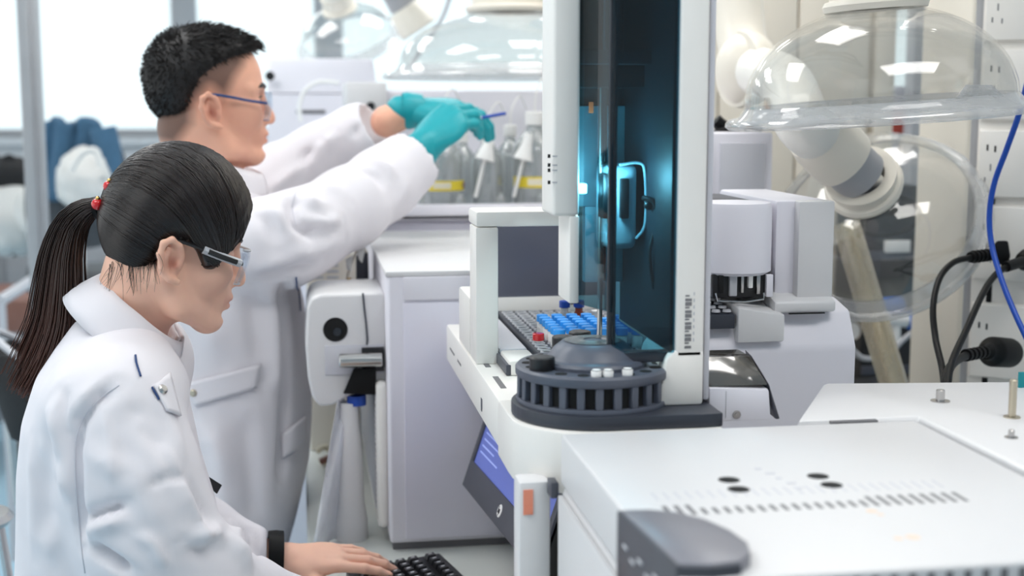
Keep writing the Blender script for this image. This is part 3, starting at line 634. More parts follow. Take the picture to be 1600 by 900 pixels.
# clear plastic sheet hanging from the housing down to the bench
g = []
for i in range(9):
    v = i/8; row = []
    for j in range(9):
        u = j/8
        top = at(528+28*u, 625, 2.11+0.05*u); bot = at(488+46*u, 862, 2.07+0.05*u)
        p = top.lerp(bot, v**1.2); p.y += 0.012*math.sin(u*7+v*3); p.z = max(p.z, 0.903); row.append(p)
    g.append(row)
m = MB(); m.sheet(g, 0.0012); tag(m.build('plastic_sheet', 'sheet_clear', ang=180), 'milky plastic sheet hanging below the ion source', 'sheet')
# vented box and cables behind the man's sleeve
t = thing('vented_box', 'small beige box with slotted vents behind the ion source', 'instrument', (0.06, 2.75, 0.9))
m = MB(); m.box((0.01, 2.70, 0.9), (0.112, 2.95, 1.305), 0.006); vb = m.build('body', 'cream_plastic', t)
for i in range(2):
    for k in range(3):
        m = MB(); m.box((0.02+0.03*i, 2.698, 1.255+0.012*k), (0.044+0.03*i, 2.7005, 1.260+0.012*k), 0.0008, 1); m.build('vent_slot', 'light_grey', vb)
t = thing('tubing_tangle', 'loop of clear tubing and white tags beside the instrument box', 'tubing', (0.1, 2.5, 1.15))
m = MB(); m.tube(bez([at(546, 455, 2.35), at(543, 432, 2.35), at(552, 405, 2.35), at(564, 380, 2.35), at(573, 395, 2.35)], 6), 0.0022); m.build('tube', 'cream_plastic', t)
m = MB(); m.hull([at(556, 400, 2.4), at(575, 392, 2.4), at(577, 456, 2.4), at(556, 456, 2.4), at(575, 392, 2.45), at(577, 456, 2.45)], 0.001); m.build('grey_plate', 'dark_grey', t)
m = MB(); m.hull([at(555, 380, 2.34), at(572, 384, 2.34), at(566, 412, 2.34), at(560, 405, 2.342), at(566, 395, 2.346)], 0.0005); m.build('white_tag', 'label_white', t)
m = MB(); m.hull([at(540, 405, 2.34), at(552, 398, 2.34), at(549, 425, 2.34), at(541, 420, 2.342), at(546, 412, 2.346)], 0.0005); m.build('white_tag', 'label_white', t)
m = MB(); m.cyl(at(545, 447, 2.34), at(545, 434, 2.34), 0.004, n=12); m.build('fitting', 'gold', t)
# clutter lying on the bench between man and sheet
t = thing('crumpled_wipes', 'crumpled brownish wipes on the bench by the plastic sheet', 'wipes', at(508, 715, 2.62))
m = MB(); m.tube(bez([at(495, 705, 2.6), at(508, 698, 2.6), at(522, 712, 2.6), at(512, 724, 2.58), at(500, 718, 2.58)], 6), 0.006); m.build('wipe', 'tube_tan', t)
m = MB(); m.tube(bez([at(500, 722, 2.55), at(515, 716, 2.55), at(526, 720, 2.55)], 6), 0.007); m.build('wipe', 'desk_brown', t)

# ================================================================ monitor
F0 = at(722, 757, 1.99); N0 = atz(822, 881, F0.z); N0 = F0 + (N0-F0)*1.12
ux = (N0-F0).normalized(); nn = Vector((ux.y, -ux.x, 0)).normalized()      # toward the woman
if nn.x > 0: nn = -nn
up = (Vector((0, 0, 1))*math.cos(0.33) - nn*math.sin(0.33)).normalized(); nf = ux.cross(up).normalized()
if nf.x > 0: nf = -nf
WID = (N0-F0).length; HEI = (1.195-F0.z)/up.z
def mon(u, v, d): return F0 + ux*u + up*v + nf*d
def slab(mb, u0, u1, v0, v1, d0, d1, bev=0.001): mb.hull([mon(u, v, d) for u in (u0, u1) for v in (v0, v1) for d in (d0, d1)], bev)
t = thing('computer_monitor', 'black framed computer monitor showing a blue screen under the beam', 'monitor', (F0.x+0.05, (F0.y+N0.y)/2, 0.9))
m = MB(); slab(m, 0, WID, 0, HEI, -0.03, -0.0065, 0.004); m.build('back_shell', 'black_plastic', t)
m = MB(); slab(m, 0, WID, 0, 0.042, -0.004, 0.0, 0.001); slab(m, 0, 0.016, 0.042, HEI, -0.004, 0, 0.001); slab(m, 0, WID, HEI-0.014, HEI, -0.004, 0, 0.001); slab(m, WID-0.016, WID, 0.042, HEI-0.014, -0.004, 0, 0.001); bz = m.build('bezel', 'dark_grey', t)
m = MB(); slab(m, 0.016, WID-0.016, 0.042, HEI-0.014, -0.006, -0.0022, 0); scn = m.build('screen', 'screen_blue', t)
m = MB(); slab(m, 0.03, 0.12, 0.115, 0.145, -0.0024, -0.0018, 0); m.build('window_header', 'screen_header', scn, smooth=False)
for k in range(5):
    m = MB(); slab(m, 0.03, 0.10+0.03*(k % 3), 0.102-0.010*k, 0.104-0.010*k, -0.0024, -0.0018, 0); m.build('text_line', 'screen_text', scn, smooth=False)
cL = mon(WID*0.50, 0.021, 0.0)
m = MB(); m.lathe([(0, 0.0008), (0.0085, 0.0008), (0.0092, 0.0)], cL, nf, n=24); lg = m.build('round_logo', 'label_white', bz)
m = MB()
for du in (-0.0026, 0.0022):   # the two slanted letters h and p
    c = cL + nf*0.001
    m.tube([c+ux*(du-0.001)+up*(0.006 if du < 0 else 0.0025), c+ux*(du-0.0022)+up*(-0.0035 if du < 0 else -0.007)], 0.0005, 5)
    m.tube([c+ux*(du-0.0016)+up*0.002, c+ux*(du+0.001)+up*0.0028, c+ux*(du+0.0008)+up*(-0.0035)] + ([c+ux*(du-0.0016)-up*0.0035] if du > 0 else []), 0.0005, 5)
m.build('logo_letters', 'ink', lg)
mc = mon(WID/2, 0.05, -0.03)
m = MB(); m.box((mc.x+0.0, mc.y-0.03, 0.905), (mc.x+0.03, mc.y+0.03, mc.z+0.05), 0.004); m.build('stand_neck', 'black_plastic', t)
m = MB(); m.box((mc.x-0.035, mc.y-0.10, 0.9), (mc.x+0.08, mc.y+0.10, 0.91), 0.004); m.build('stand_foot', 'black_plastic', t)

# ================================================================ keyboard
A_ = Vector((0.085, 1.945, 0.9)); ex = Vector((0.974, 0.225, 0)).normalized(); ey = Vector((ex.y, -ex.x, 0))   # ex away from the woman, ey toward the camera
t = thing('keyboard', 'black computer keyboard on the bench under the hand', 'keyboard', A_+ey*0.2+ex*0.06)
def kb(a, b, c): return A_ + ex*a + ey*b + Vector((0, 0, c))
m = MB(); m.hull([kb(a, b, c) for a, b, c in ((-0.03, 0, 0), (0.118, 0, 0), (-0.03, 0.43, 0), (0.118, 0.43, 0), (-0.03, 0, 0.012), (0.118, 0, 0.022), (-0.03, 0.43, 0.012), (0.118, 0.43, 0.022))], 0.003); m.build('case', 'black_plastic', t)
for r_ in range(6):
    a = -0.018 + 0.0195*r_ + (0.008 if r_ == 5 else 0)
    for c_ in range(21):
        if r_ == 0 and 4 < c_ < 9: continue
        b = 0.012+0.0195*c_
        z = 0.0128+0.0675*(a+0.03)
        m = MB(); m.hull([kb(a+0.001, b+0.001, z), kb(a+0.0175, b+0.001, z+0.001), kb(a+0.001, b+0.0175, z), kb(a+0.0175, b+0.0175, z+0.001), kb(a+0.003, b+0.003, z+0.0075), kb(a+0.015, b+0.003, z+0.0088), kb(a+0.003, b+0.015, z+0.0075), kb(a+0.015, b+0.015, z+0.0088)]); kk = m.build('key', 'key_black', t, smooth=False)
        if c_ < 9:
            m = MB(); m.hull([kb(a+0.006, b+0.006, z+0.0081), kb(a+0.0115, b+0.006, z+0.0087), kb(a+0.006, b+0.009, z+0.0081), kb(a+0.0115, b+0.009, z+0.0087), kb(a+0.008, b+0.007, z+0.0086)]); m.build('legend', 'print_pale', kk, smooth=False)

# ================================================================ solvent instrument behind with bottles
t = thing('solvent_module', 'lavender instrument with a rimmed top tray of solvent bottles', 'instrument', (0.45, 2.95, 0.9))
m = MB(); m.box((0.115, 2.76, 0.9), (0.70, 2.99, 1.365), 0.006); m.build('body', 'lavender_white', t)
m = MB(); m.box((0.10, 2.745, 1.366), (0.71, 2.995, 1.378), 0.003); m.build('tray_floor', 'pale_lavender', t)
m = MB(); m.box((0.10, 2.745, 1.366), (0.71, 2.757, 1.398), 0.002); m.build('tray_rim', 'pale_lavender', t)
m = MB(); m.box((0.10, 2.757, 1.366), (0.112, 2.995, 1.398), 0.002); m.build('tray_rim', 'pale_lavender', t)
m = MB(); m.box((0.36, 2.742, 1.372), (0.46, 2.7455, 1.392), 0.0005); m.build('name_strip', 'label_white', t)
p = at(597, 357, 2.756); m = MB(); m.hull([p+Vector(q) for q in ((-0.006, 0, -0.006), (0.008, 0, 0.008), (0.006, 0, 0.011), (-0.008, 0, -0.003), (0, -0.006, 0))]); m.build('black_latch', 'black_plastic', t)
def bottle(x, y, z, r, h, label, capm='label_white', yellow=False, cone=True):
    b = thing('solvent_bottle', label, 'bottle', (x, y, z), 'solvent bottles in the tray')
    k = MB(); k.lathe([(0, 0.0), (r*0.92, 0.0), (r, 0.006), (r, h*0.60), (r*0.9, h*0.68), (r*0.45, h*0.80), (r*0.36, h*0.84), (r*0.36, h*0.93), (r*0.3, h*0.93), (r*0.3, h*0.84), (r*0.38, h*0.79), (r*0.85, h*0.67), (r*0.95, h*0.60), (r*0.95, 0.008), (0, 0.004)], (x, y, z), n=28); k.build('glass', 'bottle_glass', b)
    k = MB(); k.lathe([(r*0.38, h*0.86), (r*0.42, h*0.87), (r*0.42, h*0.99), (r*0.36, h), (0, h)], (x, y, z), n=20); c = k.build('cap', capm, b)
    k = MB(); k.tube(bez([(x, y, z+h*0.98), (x+0.004, y, z+h*1.2), (x+0.03, y+0.05, z+h*1.35), (x+0.06, y+0.14, z+h*1.2)], 6), 0.0016, 6); k.build('tubing', 'label_white', c)
    if yellow:
        k = MB(); k.lathe([(r*1.006, h*0.24), (r*1.006, h*0.35)], (x, y, z), n=20, a0=math.pi*1.08, a1=math.pi*1.90); k.build('yellow_label', 'label_yellow', b)
        k = MB(); k.lathe([(r*1.01, h*0.265), (r*1.01, h*0.33)], (x, y, z), n=12, a0=math.pi*1.35, a1=math.pi*1.6); k.build('label_print', 'tube_tan', b)
        a = math.pi*1.86; k = MB(); k.lathe([(0, 0.0006), (h*0.035, 0.0006), (h*0.036, 0)], (x+r*1.012*math.cos(a), y+r*1.012*math.sin(a), z+h*0.295), (math.cos(a), math.sin(a), 0), n=12); k.build('round_mark', 'desk_brown', b)
    return b
zt = 1.378
for (px, r, h, yl, lab, y) in ((690, 0.048, 0.19, True, 'clear glass solvent bottle with yellow label under the gloved hand', 2.83),
                          (762, 0.036, 0.17, False, 'clear glass solvent bottle right of the left yellow label', 2.84),
                          (835, 0.048, 0.21, True, 'clear glass solvent bottle with yellow label beside the tower', 2.83),
                          (618, 0.028, 0.15, False, 'clear glass solvent bottle half hidden by the near cuff', 2.84),
                          (722, 0.034, 0.165, False, 'clear glass solvent bottle in the rear row, left', 2.945),
                          (797, 0.034, 0.18, False, 'clear glass solvent bottle in the rear row, right', 2.945)):
    x = at(px, 300, y).x; bottle(x, y, zt, r, h, lab, yellow=yl)
for (px, py, lab) in ((757, 222, 'white funnel shaped cap cover in front of the gloved fingertips'), (817, 222, 'white funnel shaped cap cover beside the tower')):
    p = at(px, 250, 2.79); m = MB(); m.lathe([(0.019, 0), (0.021, 0.002), (0.012, 0.03), (0.009, 0.055), (0.007, 0.058), (0, 0.058)], p, (0.25, 0, 1), n=20); m.lathe([(0, -0.08), (0.004, -0.08), (0.004, 0.0), (0.019, 0)], p, (0.25, 0, 1), n=10)
    tag(m.build('funnel_cap', 'label_white'), lab, 'cap', 'funnel caps')
for k in range(5):
    x = 0.16+0.085*k; m = MB(); m.lathe([(0, 0), (0.010, 0), (0.010, 0.03), (0.006, 0.036), (0.006, 0.042), (0, 0.042)], (x, 2.772, zt), n=14)
    tag(m.build('small_flask', 'bottle_glass'), 'small clear flask by the tray rim, %s from the left' % ['first', 'second', 'third', 'fourth', 'fifth'][k], 'flask', 'small flasks at the tray rim')
# white instrument behind the bottles
t = thing('rear_instrument', 'pale instrument behind the solvent bottles under a clear hood', 'instrument', (0.45, 3.4, 0.9))
a = at(600, 140, 3.35); b = at(850, 320, 3.35)
m = MB(); m.box((a.x, 3.35, 0.0), (b.x+0.1, 3.7, a.z), 0.008); m.build('body', 'pale_lavender', t)
a = at(540, 128, 3.25); b = at(605, 178, 3.25)
m = MB(); m.box((a.x, 3.25, b.z), (b.x, 3.5, a.z), 0.006); m.build('side_box', 'white_plastic', t)
p = at(579, 166, 3.249); m = MB(); m.cyl(p, p+Vector((0, -0.012, 0)), 0.010, n=16); m.build('black_knob', 'black_plastic', t)
m = MB(); m.box((at(560, 200, 3.3).x, 3.3, 0.0), (at(600, 200, 3.3).x, 3.5, at(560, 178, 3.3).z), 0.003); m.build('side_leg', 'pale_lavender', t)
# instrument seen just past the man's face
t = thing('far_instrument', 'boxy lavender instrument in front of the window, past the man', 'instrument', (0.1, 3.9, 0.0))
a = at(415, 90, 3.8); b = at(592, 225, 3.8)
m = MB(); m.box((a.x, 3.8, 0.9), (b.x, 4.3, b.z+0.14), 0.008); m.build('body', 'pale_lavender', t)
m = MB(); m.hull([(a.x, 3.80, b.z+0.141), (b.x, 3.80, b.z+0.141), (a.x, 4.25, b.z+0.141), (b.x, 4.25, b.z+0.141), (a.x+0.01, 3.86, a.z), (b.x-0.01, 3.86, a.z), (a.x+0.01, 4.2, a.z), (b.x-0.01, 4.2, a.z)], 0.006); m.build('lid', 'pale_lavender', t)
m = MB(); m.box((a.x+0.08, 3.796, b.z+0.085), (a.x+0.16, 3.801, b.z+0.095), 0.001); m.build('slot', 'slot_grey', t)
m = MB(); m.box((a.x+0.02, 3.85, 0), (b.x-0.02, 4.25, 0.9), 0.004); m.build('stand', 'panel_grey', t)
p = at(422, 119, 3.795); m = MB(); m.cyl(p, p+Vector((0, -0.02, 0)), 0.013, n=14); m.build('black_knob', 'black_plastic', t)
m = MB(); m.tube(bez([at(470, 190, 3.6), at(468, 165, 3.6), at(478, 140, 3.6), at(500, 128, 3.6), at(530, 130, 3.6)], 8), 0.006); m.build('tubing_arc', 'label_white', t)

# ================================================================ clear extraction hoods on jointed arms
def dome(c, ax, R, h, rc, parent, n=56, rim=0.03):
    ax = Vector(ax).normalized(); th = 0.003
    base = 0.875*R
    prof = []
    K = 14
    for k in range(K+1):
        a = k/K*math.pi/2
        r = base*math.cos(a); z = rim*0.6 + (h-rim*0.6)*math.sin(a)
        if r < rc: break
        prof.append((r, z))
    prof.append((rc, prof[-1][1]+0.004))
    inner = [(r-th, z-th*0.7) for r, z in prof][::-1]
    m = MB(); m.lathe(prof+inner, c, ax, n); sh_ = m.build('clear_dome', 'dome_plastic', parent, ang=60)
    m = MB(); m.lathe([(base-0.001, rim*0.62), (base+0.006, rim*0.30), (R-0.012, rim*0.05), (R-0.004, 0.004), (R, 0), (R+0.001, -0.005), (R-0.003, -0.009), (R-0.010, -0.007), (R-0.014, -0.002), (base, rim*0.2), (base-0.004, rim*0.62)], c, ax, n); m.build('rim', 'dome_rim', parent, ang=60)
    return Vector(c) + ax*(prof[-1][1])
def collar(p, ax, r, L, parent, mt='arm_white', name='collar'):
    m = MB(); m.lathe([(r*0.6, -0.002), (r*1.12, -0.004), (r*1.16, 0.004), (r*1.10, 0.010), (r, 0.012), (r, L-0.006), (r*1.04, L-0.004), (r*1.04, L), (r*0.7, L)], p, ax, n=40); return m.build(name, mt, parent)
# near hood, right
c = at(1373, 177, 1.75); ax = (-0.072, 0.0, 1)
t = thing('extraction_hood', 'large clear dome hood with cream collar, nearest on the right', 'hood', c, 'clear extraction hoods')
ap = dome(c, ax, 0.208, 0.146, 0.05, t)
collar(ap, ax, 0.061, 0.07, t, 'cream_plastic')
m = MB()
for k in range(24):
    a = 2*math.pi*k/24; m.box((0.0605, -0.003, 0.02), (0.0625, 0.003, 0.062), 0.0005, 1, Matrix.Translation(ap) @ Matrix.Rotation(a, 4, 'Z'))
    
m.build('grip_ribs', 'cream_plastic', t)
m = MB(); m.tube(bez([ap+Vector((0, 0, 0.06)), ap+Vector((-0.01, 0, 0.2)), ap+Vector((-0.03, 0.3, 0.6)), ap+Vector((-0.03, 0.5, 1.05))], 8), 0.05, 24); m.build('arm_tube', 'arm_white', t)
m = MB(); m.hull([c+Vector((0.02, -0.182, 0.02)), c+Vector((0.10, -0.155, 0.02)), c+Vector((0.033, -0.178, 0.036)), c+Vector((0.075, -0.165, 0.036)), c+Vector((0.02, -0.178, 0.02)), c+Vector((0.10, -0.151, 0.02))]); m.build('grip_tab', 'dome_rim', t)
# second hood, tilted, behind
c = at(1372, 350, 2.10); ax = Vector((-0.50, -0.62, 0.58)).normalized()
t = thing('extraction_hood', 'tilted clear dome hood with grey ringed arm, below the near hood', 'hood', c, 'clear extraction hoods')
ap = dome(c, ax, 0.182, 0.118, 0.045, t)
collar(ap, ax, 0.054, 0.030, t, 'cream_plastic')
g0 = ap + ax*0.028
d2 = (at(1245, 180, 1.97)-g0).normalized()
m = MB(); m.cyl(g0, g0+d2*0.045, 0.043, n=36); m.build('grey_ring', 'arm_grey', t)
m = MB(); m.lathe([(0.0435, 0), (0.051, 0.002), (0.052, 0.03), (0.050, 0.06), (0.047, 0.075), (0, 0.075)], g0+d2*0.042, d2, n=36); m.build('knuckle', 'cream_plastic', t)
el = g0+d2*0.11
bl = at(1168, 108, 2.32)
m = MB(); m.tube(bez([el-d2*0.01, el+d2*0.04, el.lerp(bl, 0.6)+Vector((0.02, 0, 0.02)), bl], 8), 0.043, 28); m.build('arm_tube', 'arm_white', t)
m = MB(); m.ball(bl, (0.058, 0.05, 0.066), 32, 20); m.lathe([(0.050, -0.012), (0.067, -0.010), (0.069, 0), (0.067, 0.010), (0.05, 0.012)], bl+Vector((-0.012, 0, 0)), (1, 0.3, 0.0), n=40); m.build('ball_joint', 'cream_plastic', t)
m = MB(); m.tube(bez([bl, bl+Vector((0.0, 0.06, 0.12)), bl+Vector((0.0, 0.12, 0.5)), bl+Vector((0.0, 0.15, CEIL-bl.z))], 8), 0.045, 24); m.build('riser_tube', 'cream_plastic', t)
# third hood, over the bottles
c = at(800, 118, 3.0); ax = (0.0, 0.0, 1)
t = thing('extraction_hood', 'clear dome hood over the solvent bottles left of the tower', 'hood', c, 'clear extraction hoods')
ap = dome(c, ax, 0.29, 0.145, 0.07, t, rim=0.035)
collar(ap, ax, 0.09, 0.05, t, 'cream_plastic')
m = MB(); m.tube(bez([ap+Vector((0, 0, 0.045)), ap+Vector((0, 0, 0.25)), ap+Vector((0.15, 0.1, 0.7)), ap+Vector((0.2, 0.1, CEIL-ap.z))], 8), 0.07, 24); m.build('arm_tube', 'arm_white', t)
# fourth hood, far, near the window
c = at(545, 62, 4.4); ax = Vector((-0.25, -0.45, 0.8)).normalized()
t = thing('extraction_hood', 'small far clear dome hood near the window above the lavender instrument', 'hood', c, 'clear extraction hoods')
ap = dome(c, ax, 0.17, 0.11, 0.045, t)
collar(ap, ax, 0.05, 0.05, t, 'cream_plastic')
m = MB(); m.tube(bez([ap+ax*0.04, ap+ax*0.14, ap+Vector((-0.12, 0, 0.35)), ap+Vector((-0.12, 0, CEIL-ap.z))], 8), 0.045, 18); m.build('arm_tube', 'arm_white', t)
# fifth: jointed arm between the far hoods
t = thing('fume_extractor', 'beige and grey jointed hood arm hanging in front of the window', 'arm', at(640, 45, 3.9), 'clear extraction hoods')
j0 = at(655, 48, 3.9); j1 = at(632, 12, 3.9); j2 = at(612, -25, 3.9)
m = MB(); m.cyl(j0, j1, 0.058, 0.05, n=28, bev=0.006); m.build('nozzle', 'cream_plastic', t)
m = MB(); m.cyl(j1, j2, 0.042, n=24); m.build('grey_sleeve', 'arm_grey', t)
m = MB(); m.tube(bez([j2, j2+Vector((-0.06, 0, 0.1)), j2+Vector((-0.1, 0, 0.4)), j2+Vector((-0.1, 0, CEIL-j2.z))], 6), 0.045, 20); m.build('arm_tube', 'cream_plastic', t)
m = MB(); m.tube(bez([at(705, -10, 3.85), at(690, 30, 3.85), at(660, 75, 3.85), at(640, 105, 3.85)], 8), 0.006, 8); m.build('spring_rod', 'light_grey', t)

# translucent tan tube leaning behind the tilted hood
a = at(1322, 350, 2.25); b = at(1408, 640, 2.12)
t = thing('leaning_tube', 'translucent tan plastic tube leaning behind the tilted hood', 'tube', b)
m = MB(); m.lathe([(0.0235, 0), (0.0245, 0), (0.0245, (a-b).length), (0.0235, (a-b).length), (0.0215, (a-b).length-0.002), (0.0215, 0)], b, a-b, n=28); m.build('outer_tube', 'tube_clear', t)
m = MB(); m.cyl(b, a, 0.009, n=14); m.build('inner_tube', 'tube_tan', t)

# ================================================================ dark utility rack with valves in the gap
t = thing('utility_rack', 'dark open rack with tubing in the gap beside the cream column', 'rack', (1.3, 2.88, 0))
m = MB(); m.box((1.235, 2.80, 0.0), (1.36, 2.96, 1.425), 0.004); m.build('back_box', 'black_plastic', t)
for k in range(3):
    m = MB(); m.box((1.237, 2.794, 1.0+0.13*k), (1.358, 2.801, 1.02+0.13*k), 0.002); m.build('shelf_edge', 'dark_grey', t)
m = MB(); m.tube(bez([at(1330, 545, 2.7), at(1350, 560, 2.7), at(1385, 555, 2.7), at(1412, 530, 2.7), at(1425, 520, 2.7)], 6), 0.006); m.build('pale_hose', 'light_grey', t)
m = MB(); m.box(at(1384, 388, 2.79)-Vector((0, 0, 0.01)), at(1420, 375, 2.80)+Vector((0, 0.01, 0)), 0.001); m.build('paper_tag', 'label_white', t)
t = thing('gas_valve', 'white gas valve with two blue fittings in the dark gap', 'valve', at(1400, 520, 2.77))
m = MB(); m.cyl(at(1381, 498, 2.772), at(1418, 500, 2.772), 0.017, n=18, bev=0.002); m.cyl(at(1398, 505, 2.772), at(1398, 535, 2.772), 0.013, n=16); m.build('valve_body', 'label_white', t)
m = MB(); m.cyl(at(1380, 478, 2.772), at(1410, 476, 2.772), 0.019, n=18, bev=0.003); m.build('blue_fitting', 'valve_blue', t)
m = MB(); m.cyl(at(1417, 500, 2.772), at(1430, 500, 2.772), 0.021, n=18, bev=0.003); m.build('blue_fitting', 'valve_blue', t)
t = thing('pressure_gauge', 'small round pressure gauge behind the sampler body', 'gauge', at(1328, 530, 2.4))
p = at(1327, 516, 2.4); m = MB(); m.lathe([(0, 0.0), (0.019, 0), (0.020, 0.012), (0.017, 0.014), (0.0165, 0.011), (0, 0.011)], p, (0.1, -1, 0), n=28); m.build('gauge_body', 'steel', t)
m = MB(); m.lathe([(0, 0.0115), (0.0163, 0.0115)], p, (0.1, -1, 0), n=28); m.build('dial', 'label_white', t)
m = MB(); m.cyl((p.x, p.y+0.01, 0.9), (p.x, p.y+0.01, p.z-0.01), 0.007, n=12); m.build('stem_pipe', 'steel', t)
m = MB(); m.cyl(p+Vector((-0.05, 0.01, 0.012)), p+Vector((-0.004, 0.01, 0.02)), 0.013, n=14); m.build('teal_elbow', 'teal_sign', t)
m = MB(); bq = at(1352, 600, 2.2); bq2 = at(1384, 588, 2.4); m.box((bq.x-0.03, 2.2, 0.9), (bq2.x, 2.4, bq2.z), 0.003); tag(m.build('dark_block', 'black_plastic'), 'low black box behind the deck by the tan tube', 'box')
# red stacked boxes far beyond, seen through the gap
a = at(1392, 98, 3.2)
t = thing('red_carton', 'reddish carton on the partition beyond the service column', 'carton', (a.x, 3.32, 1.52))
m = MB(); m.box((a.x-0.02, 3.31, 1.521), (a.x+0.14, 3.37, 1.60), 0.004); m.build('lower_box', 'red_thing', t)
m = MB(); m.box((a.x-0.02, 3.31, 1.601), (a.x+0.14, 3.37, 1.65), 0.004); m.build('upper_box', 'lavender_white', t)
m = MB(); m.box((at(1428, 100, 3.2).x, 3.2, 0.0), (at(1452, 100, 3.2).x, 3.25, CEIL), 0.004); struct(m.build('trim_4', 'light_grey'))

# ================================================================ socket column and cables
S0 = Vector((1.098, 2.06, 0)); se = Vector((0.80, -0.60, 0)).normalized(); sn = Vector((-0.6, -0.8, 0)).normalized()
def sk(a, z, d): return Vector((S0.x, S0.y, z)) + se*a + sn*d
m = MB(); m.hull([sk(a, z, d) for a in (0.0, 0.2) for z in (0.0, CEIL) for d in (-0.05, 0)], 0.003); struct(m.build('trim_5', 'socket_white'))
m = MB(); m.hull([sk(a, z, d) for a in (-0.012, 0.0) for z in (0.0, CEIL) for d in (-0.05, -0.006)], 0.001); struct(m.build('trim_6', 'arm_grey'))
zs = [(0.0, 67), (75, 190), (200, 310), (318, 437), (470, 588)]
names = ['topmost', 'second from top', 'middle', 'second from bottom', 'lowest']
zprev = None
for k, (pa, pb) in enumerate(zs):
    zb = at(1562, pb, 2.05).z; ztop = at(1562, pa if k else -55, 2.05).z
    t = thing('wall_socket', 'white power socket plate on the column, %s of five' % names[k], 'socket', sk(0.06, zb, 0), 'power sockets on the column')
    m = MB(); m.hull([sk(a, z, d) for a, z, d in ((0.003, zb, 0), (0.118, zb, 0), (0.003, ztop, 0), (0.118, ztop, 0), (0.006, zb+0.004, 0.011), (0.115, zb+0.004, 0.011), (0.006, ztop-0.004, 0.011), (0.115, ztop-0.004, 0.011))], 0.0015); pl = m.build('plate', 'socket_white', t)
    cz = (zb+ztop)/2
    for (da, dz, w, hh) in ((0.018, 0.026, 0.003, 0.010), (0.030, 0.024, 0.003, 0.010), (0.024, -0.006, 0.0022, 0.011), (0.016, -0.026, 0.0022, 0.008), (0.031, -0.028, 0.0022, 0.008)):
        m = MB(); m.hull([sk(a, z, d) for a in (da-w/2, da+w/2) for z in (cz+dz-hh/2, cz+dz+hh/2) for d in (0.009, 0.0114)]); m.build('pin_hole', 'slot_black' if dz > 0 else 'slot_grey', pl, smooth=False)
# plugs and cords
def cord(name, label, pts, r, mt, plug=None, group=None):
    t = thing(name, label, 'cord', pts[-1], group)
    k = MB(); k.tube(bez(pts, 10), r, 12); k.build('cord', mt, t)
    return t
yb = 1.93
low = [at(1480, 660, 1.62), at(1477, 620, 1.66), at(1474, 585, 1.72)]
t = cord('power_cord', 'black power cord looping up to the upper square plug', [low[0], low[1], at(1472, 575, 1.74), at(1462, 530, 1.80), at(1458, 480, 1.84), at(1468, 435, 1.88), at(1490, 410, 1.91), at(1518, 402, 1.93)], 0.0048, 'cable_black', group='black power cords')
pa_ = at(1516, 402, 1.93); pb_ = at(1548, 398, 1.95)
k = MB(); k.tube([pa_, pa_.lerp(pb_, 0.5), pb_], [0.0085, 0.0075, 0.0095], 12)
for q in range(4):
    pm = pa_.lerp(pb_, 0.15+0.2*q); k.tube([pm, pm+(pb_-pa_)*0.08], [0.0102, 0.0102], 12)
k.build('strain_relief', 'black_rubber', t)
k = MB(); k.hull([at(px, py, y) for px, py in ((1548, 388), (1558, 376), (1575, 376), (1579, 400), (1574, 415), (1552, 412)) for y in (1.935, 1.985)], 0.003); k.build('plug', 'black_rubber', t)
t = cord('power_cord', 'black power cord rising to the plug at the right picture edge', [at(1478, 665, 1.62), at(1480, 620, 1.64), at(1486, 570, 1.70), at(1510, 515, 1.78), at(1535, 460, 1.85), at(1555, 430, 1.89), at(1580, 414, 1.92), at(1600, 408, 1.94)], 0.0050, 'cable_black', group='black power cords')
k = MB(); k.tube([at(1572, 417, 1.91), at(1600, 408, 1.94)], 0.0085, 12); k.build('strain_relief', 'black_rubber', t)
k = MB(); k.lathe([(0.010, -0.002), (0.016, 0.004), (0.019, 0.02), (0.019, 0.035), (0, 0.035)], at(1600, 408, 1.945), (0.6, 0.5, 0), n=20); k.build('plug', 'black_rubber', t)
t = cord('power_cord', 'black power cord running into the big round plug', [at(1476, 668, 1.64), at(1477, 615, 1.66), at(1480, 585, 1.70), at(1492, 565, 1.76), at(1515, 554, 1.82), at(1535, 550, 1.86)], 0.0065, 'cable_black', group='black power cords')
pa_ = at(1505, 556, 1.80); pb_ = at(1542, 549, 1.87)
k = MB()
for q in range(5):
    pm = pa_.lerp(pb_, 0.1+0.18*q); k.tube([pm, pm+(pb_-pa_)*0.09], [0.0095, 0.0095], 12)
k.build('strain_relief', 'black_rubber', t)
pd = (at(1572, 551, 1.925)-pb_); k = MB(); k.lathe([(0.008, -0.004), (0.013, 0.0), (0.015, 0.012), (0.021, 0.018), (0.0235, 0.026), (0.0235, pd.length+0.01), (0.021, pd.length+0.012), (0, pd.length+0.012)], pb_, pd, n=28); k.build('plug', 'black_rubber', t)
cord('power_cord', 'thick black cable running straight down the column edge', [at(1551, 300, 2.045), at(1548, 340, 2.045), at(1546, 450, 2.045), at(1541, 540, 2.045), at(1537, 660, 2.045)], 0.0058, 'cable_black', group='black power cords')
cord('network_cable', 'bright blue network cable hanging in front of the sockets', [at(1612, 100, 1.72), at(1594, 172, 1.76), at(1574, 230, 1.80), at(1554, 285, 1.83), at(1546, 335, 1.84), at(1550, 385, 1.83), at(1566, 440, 1.80), at(1586, 490, 1.77), at(1612, 545, 1.74)], 0.0042, 'cable_blue')

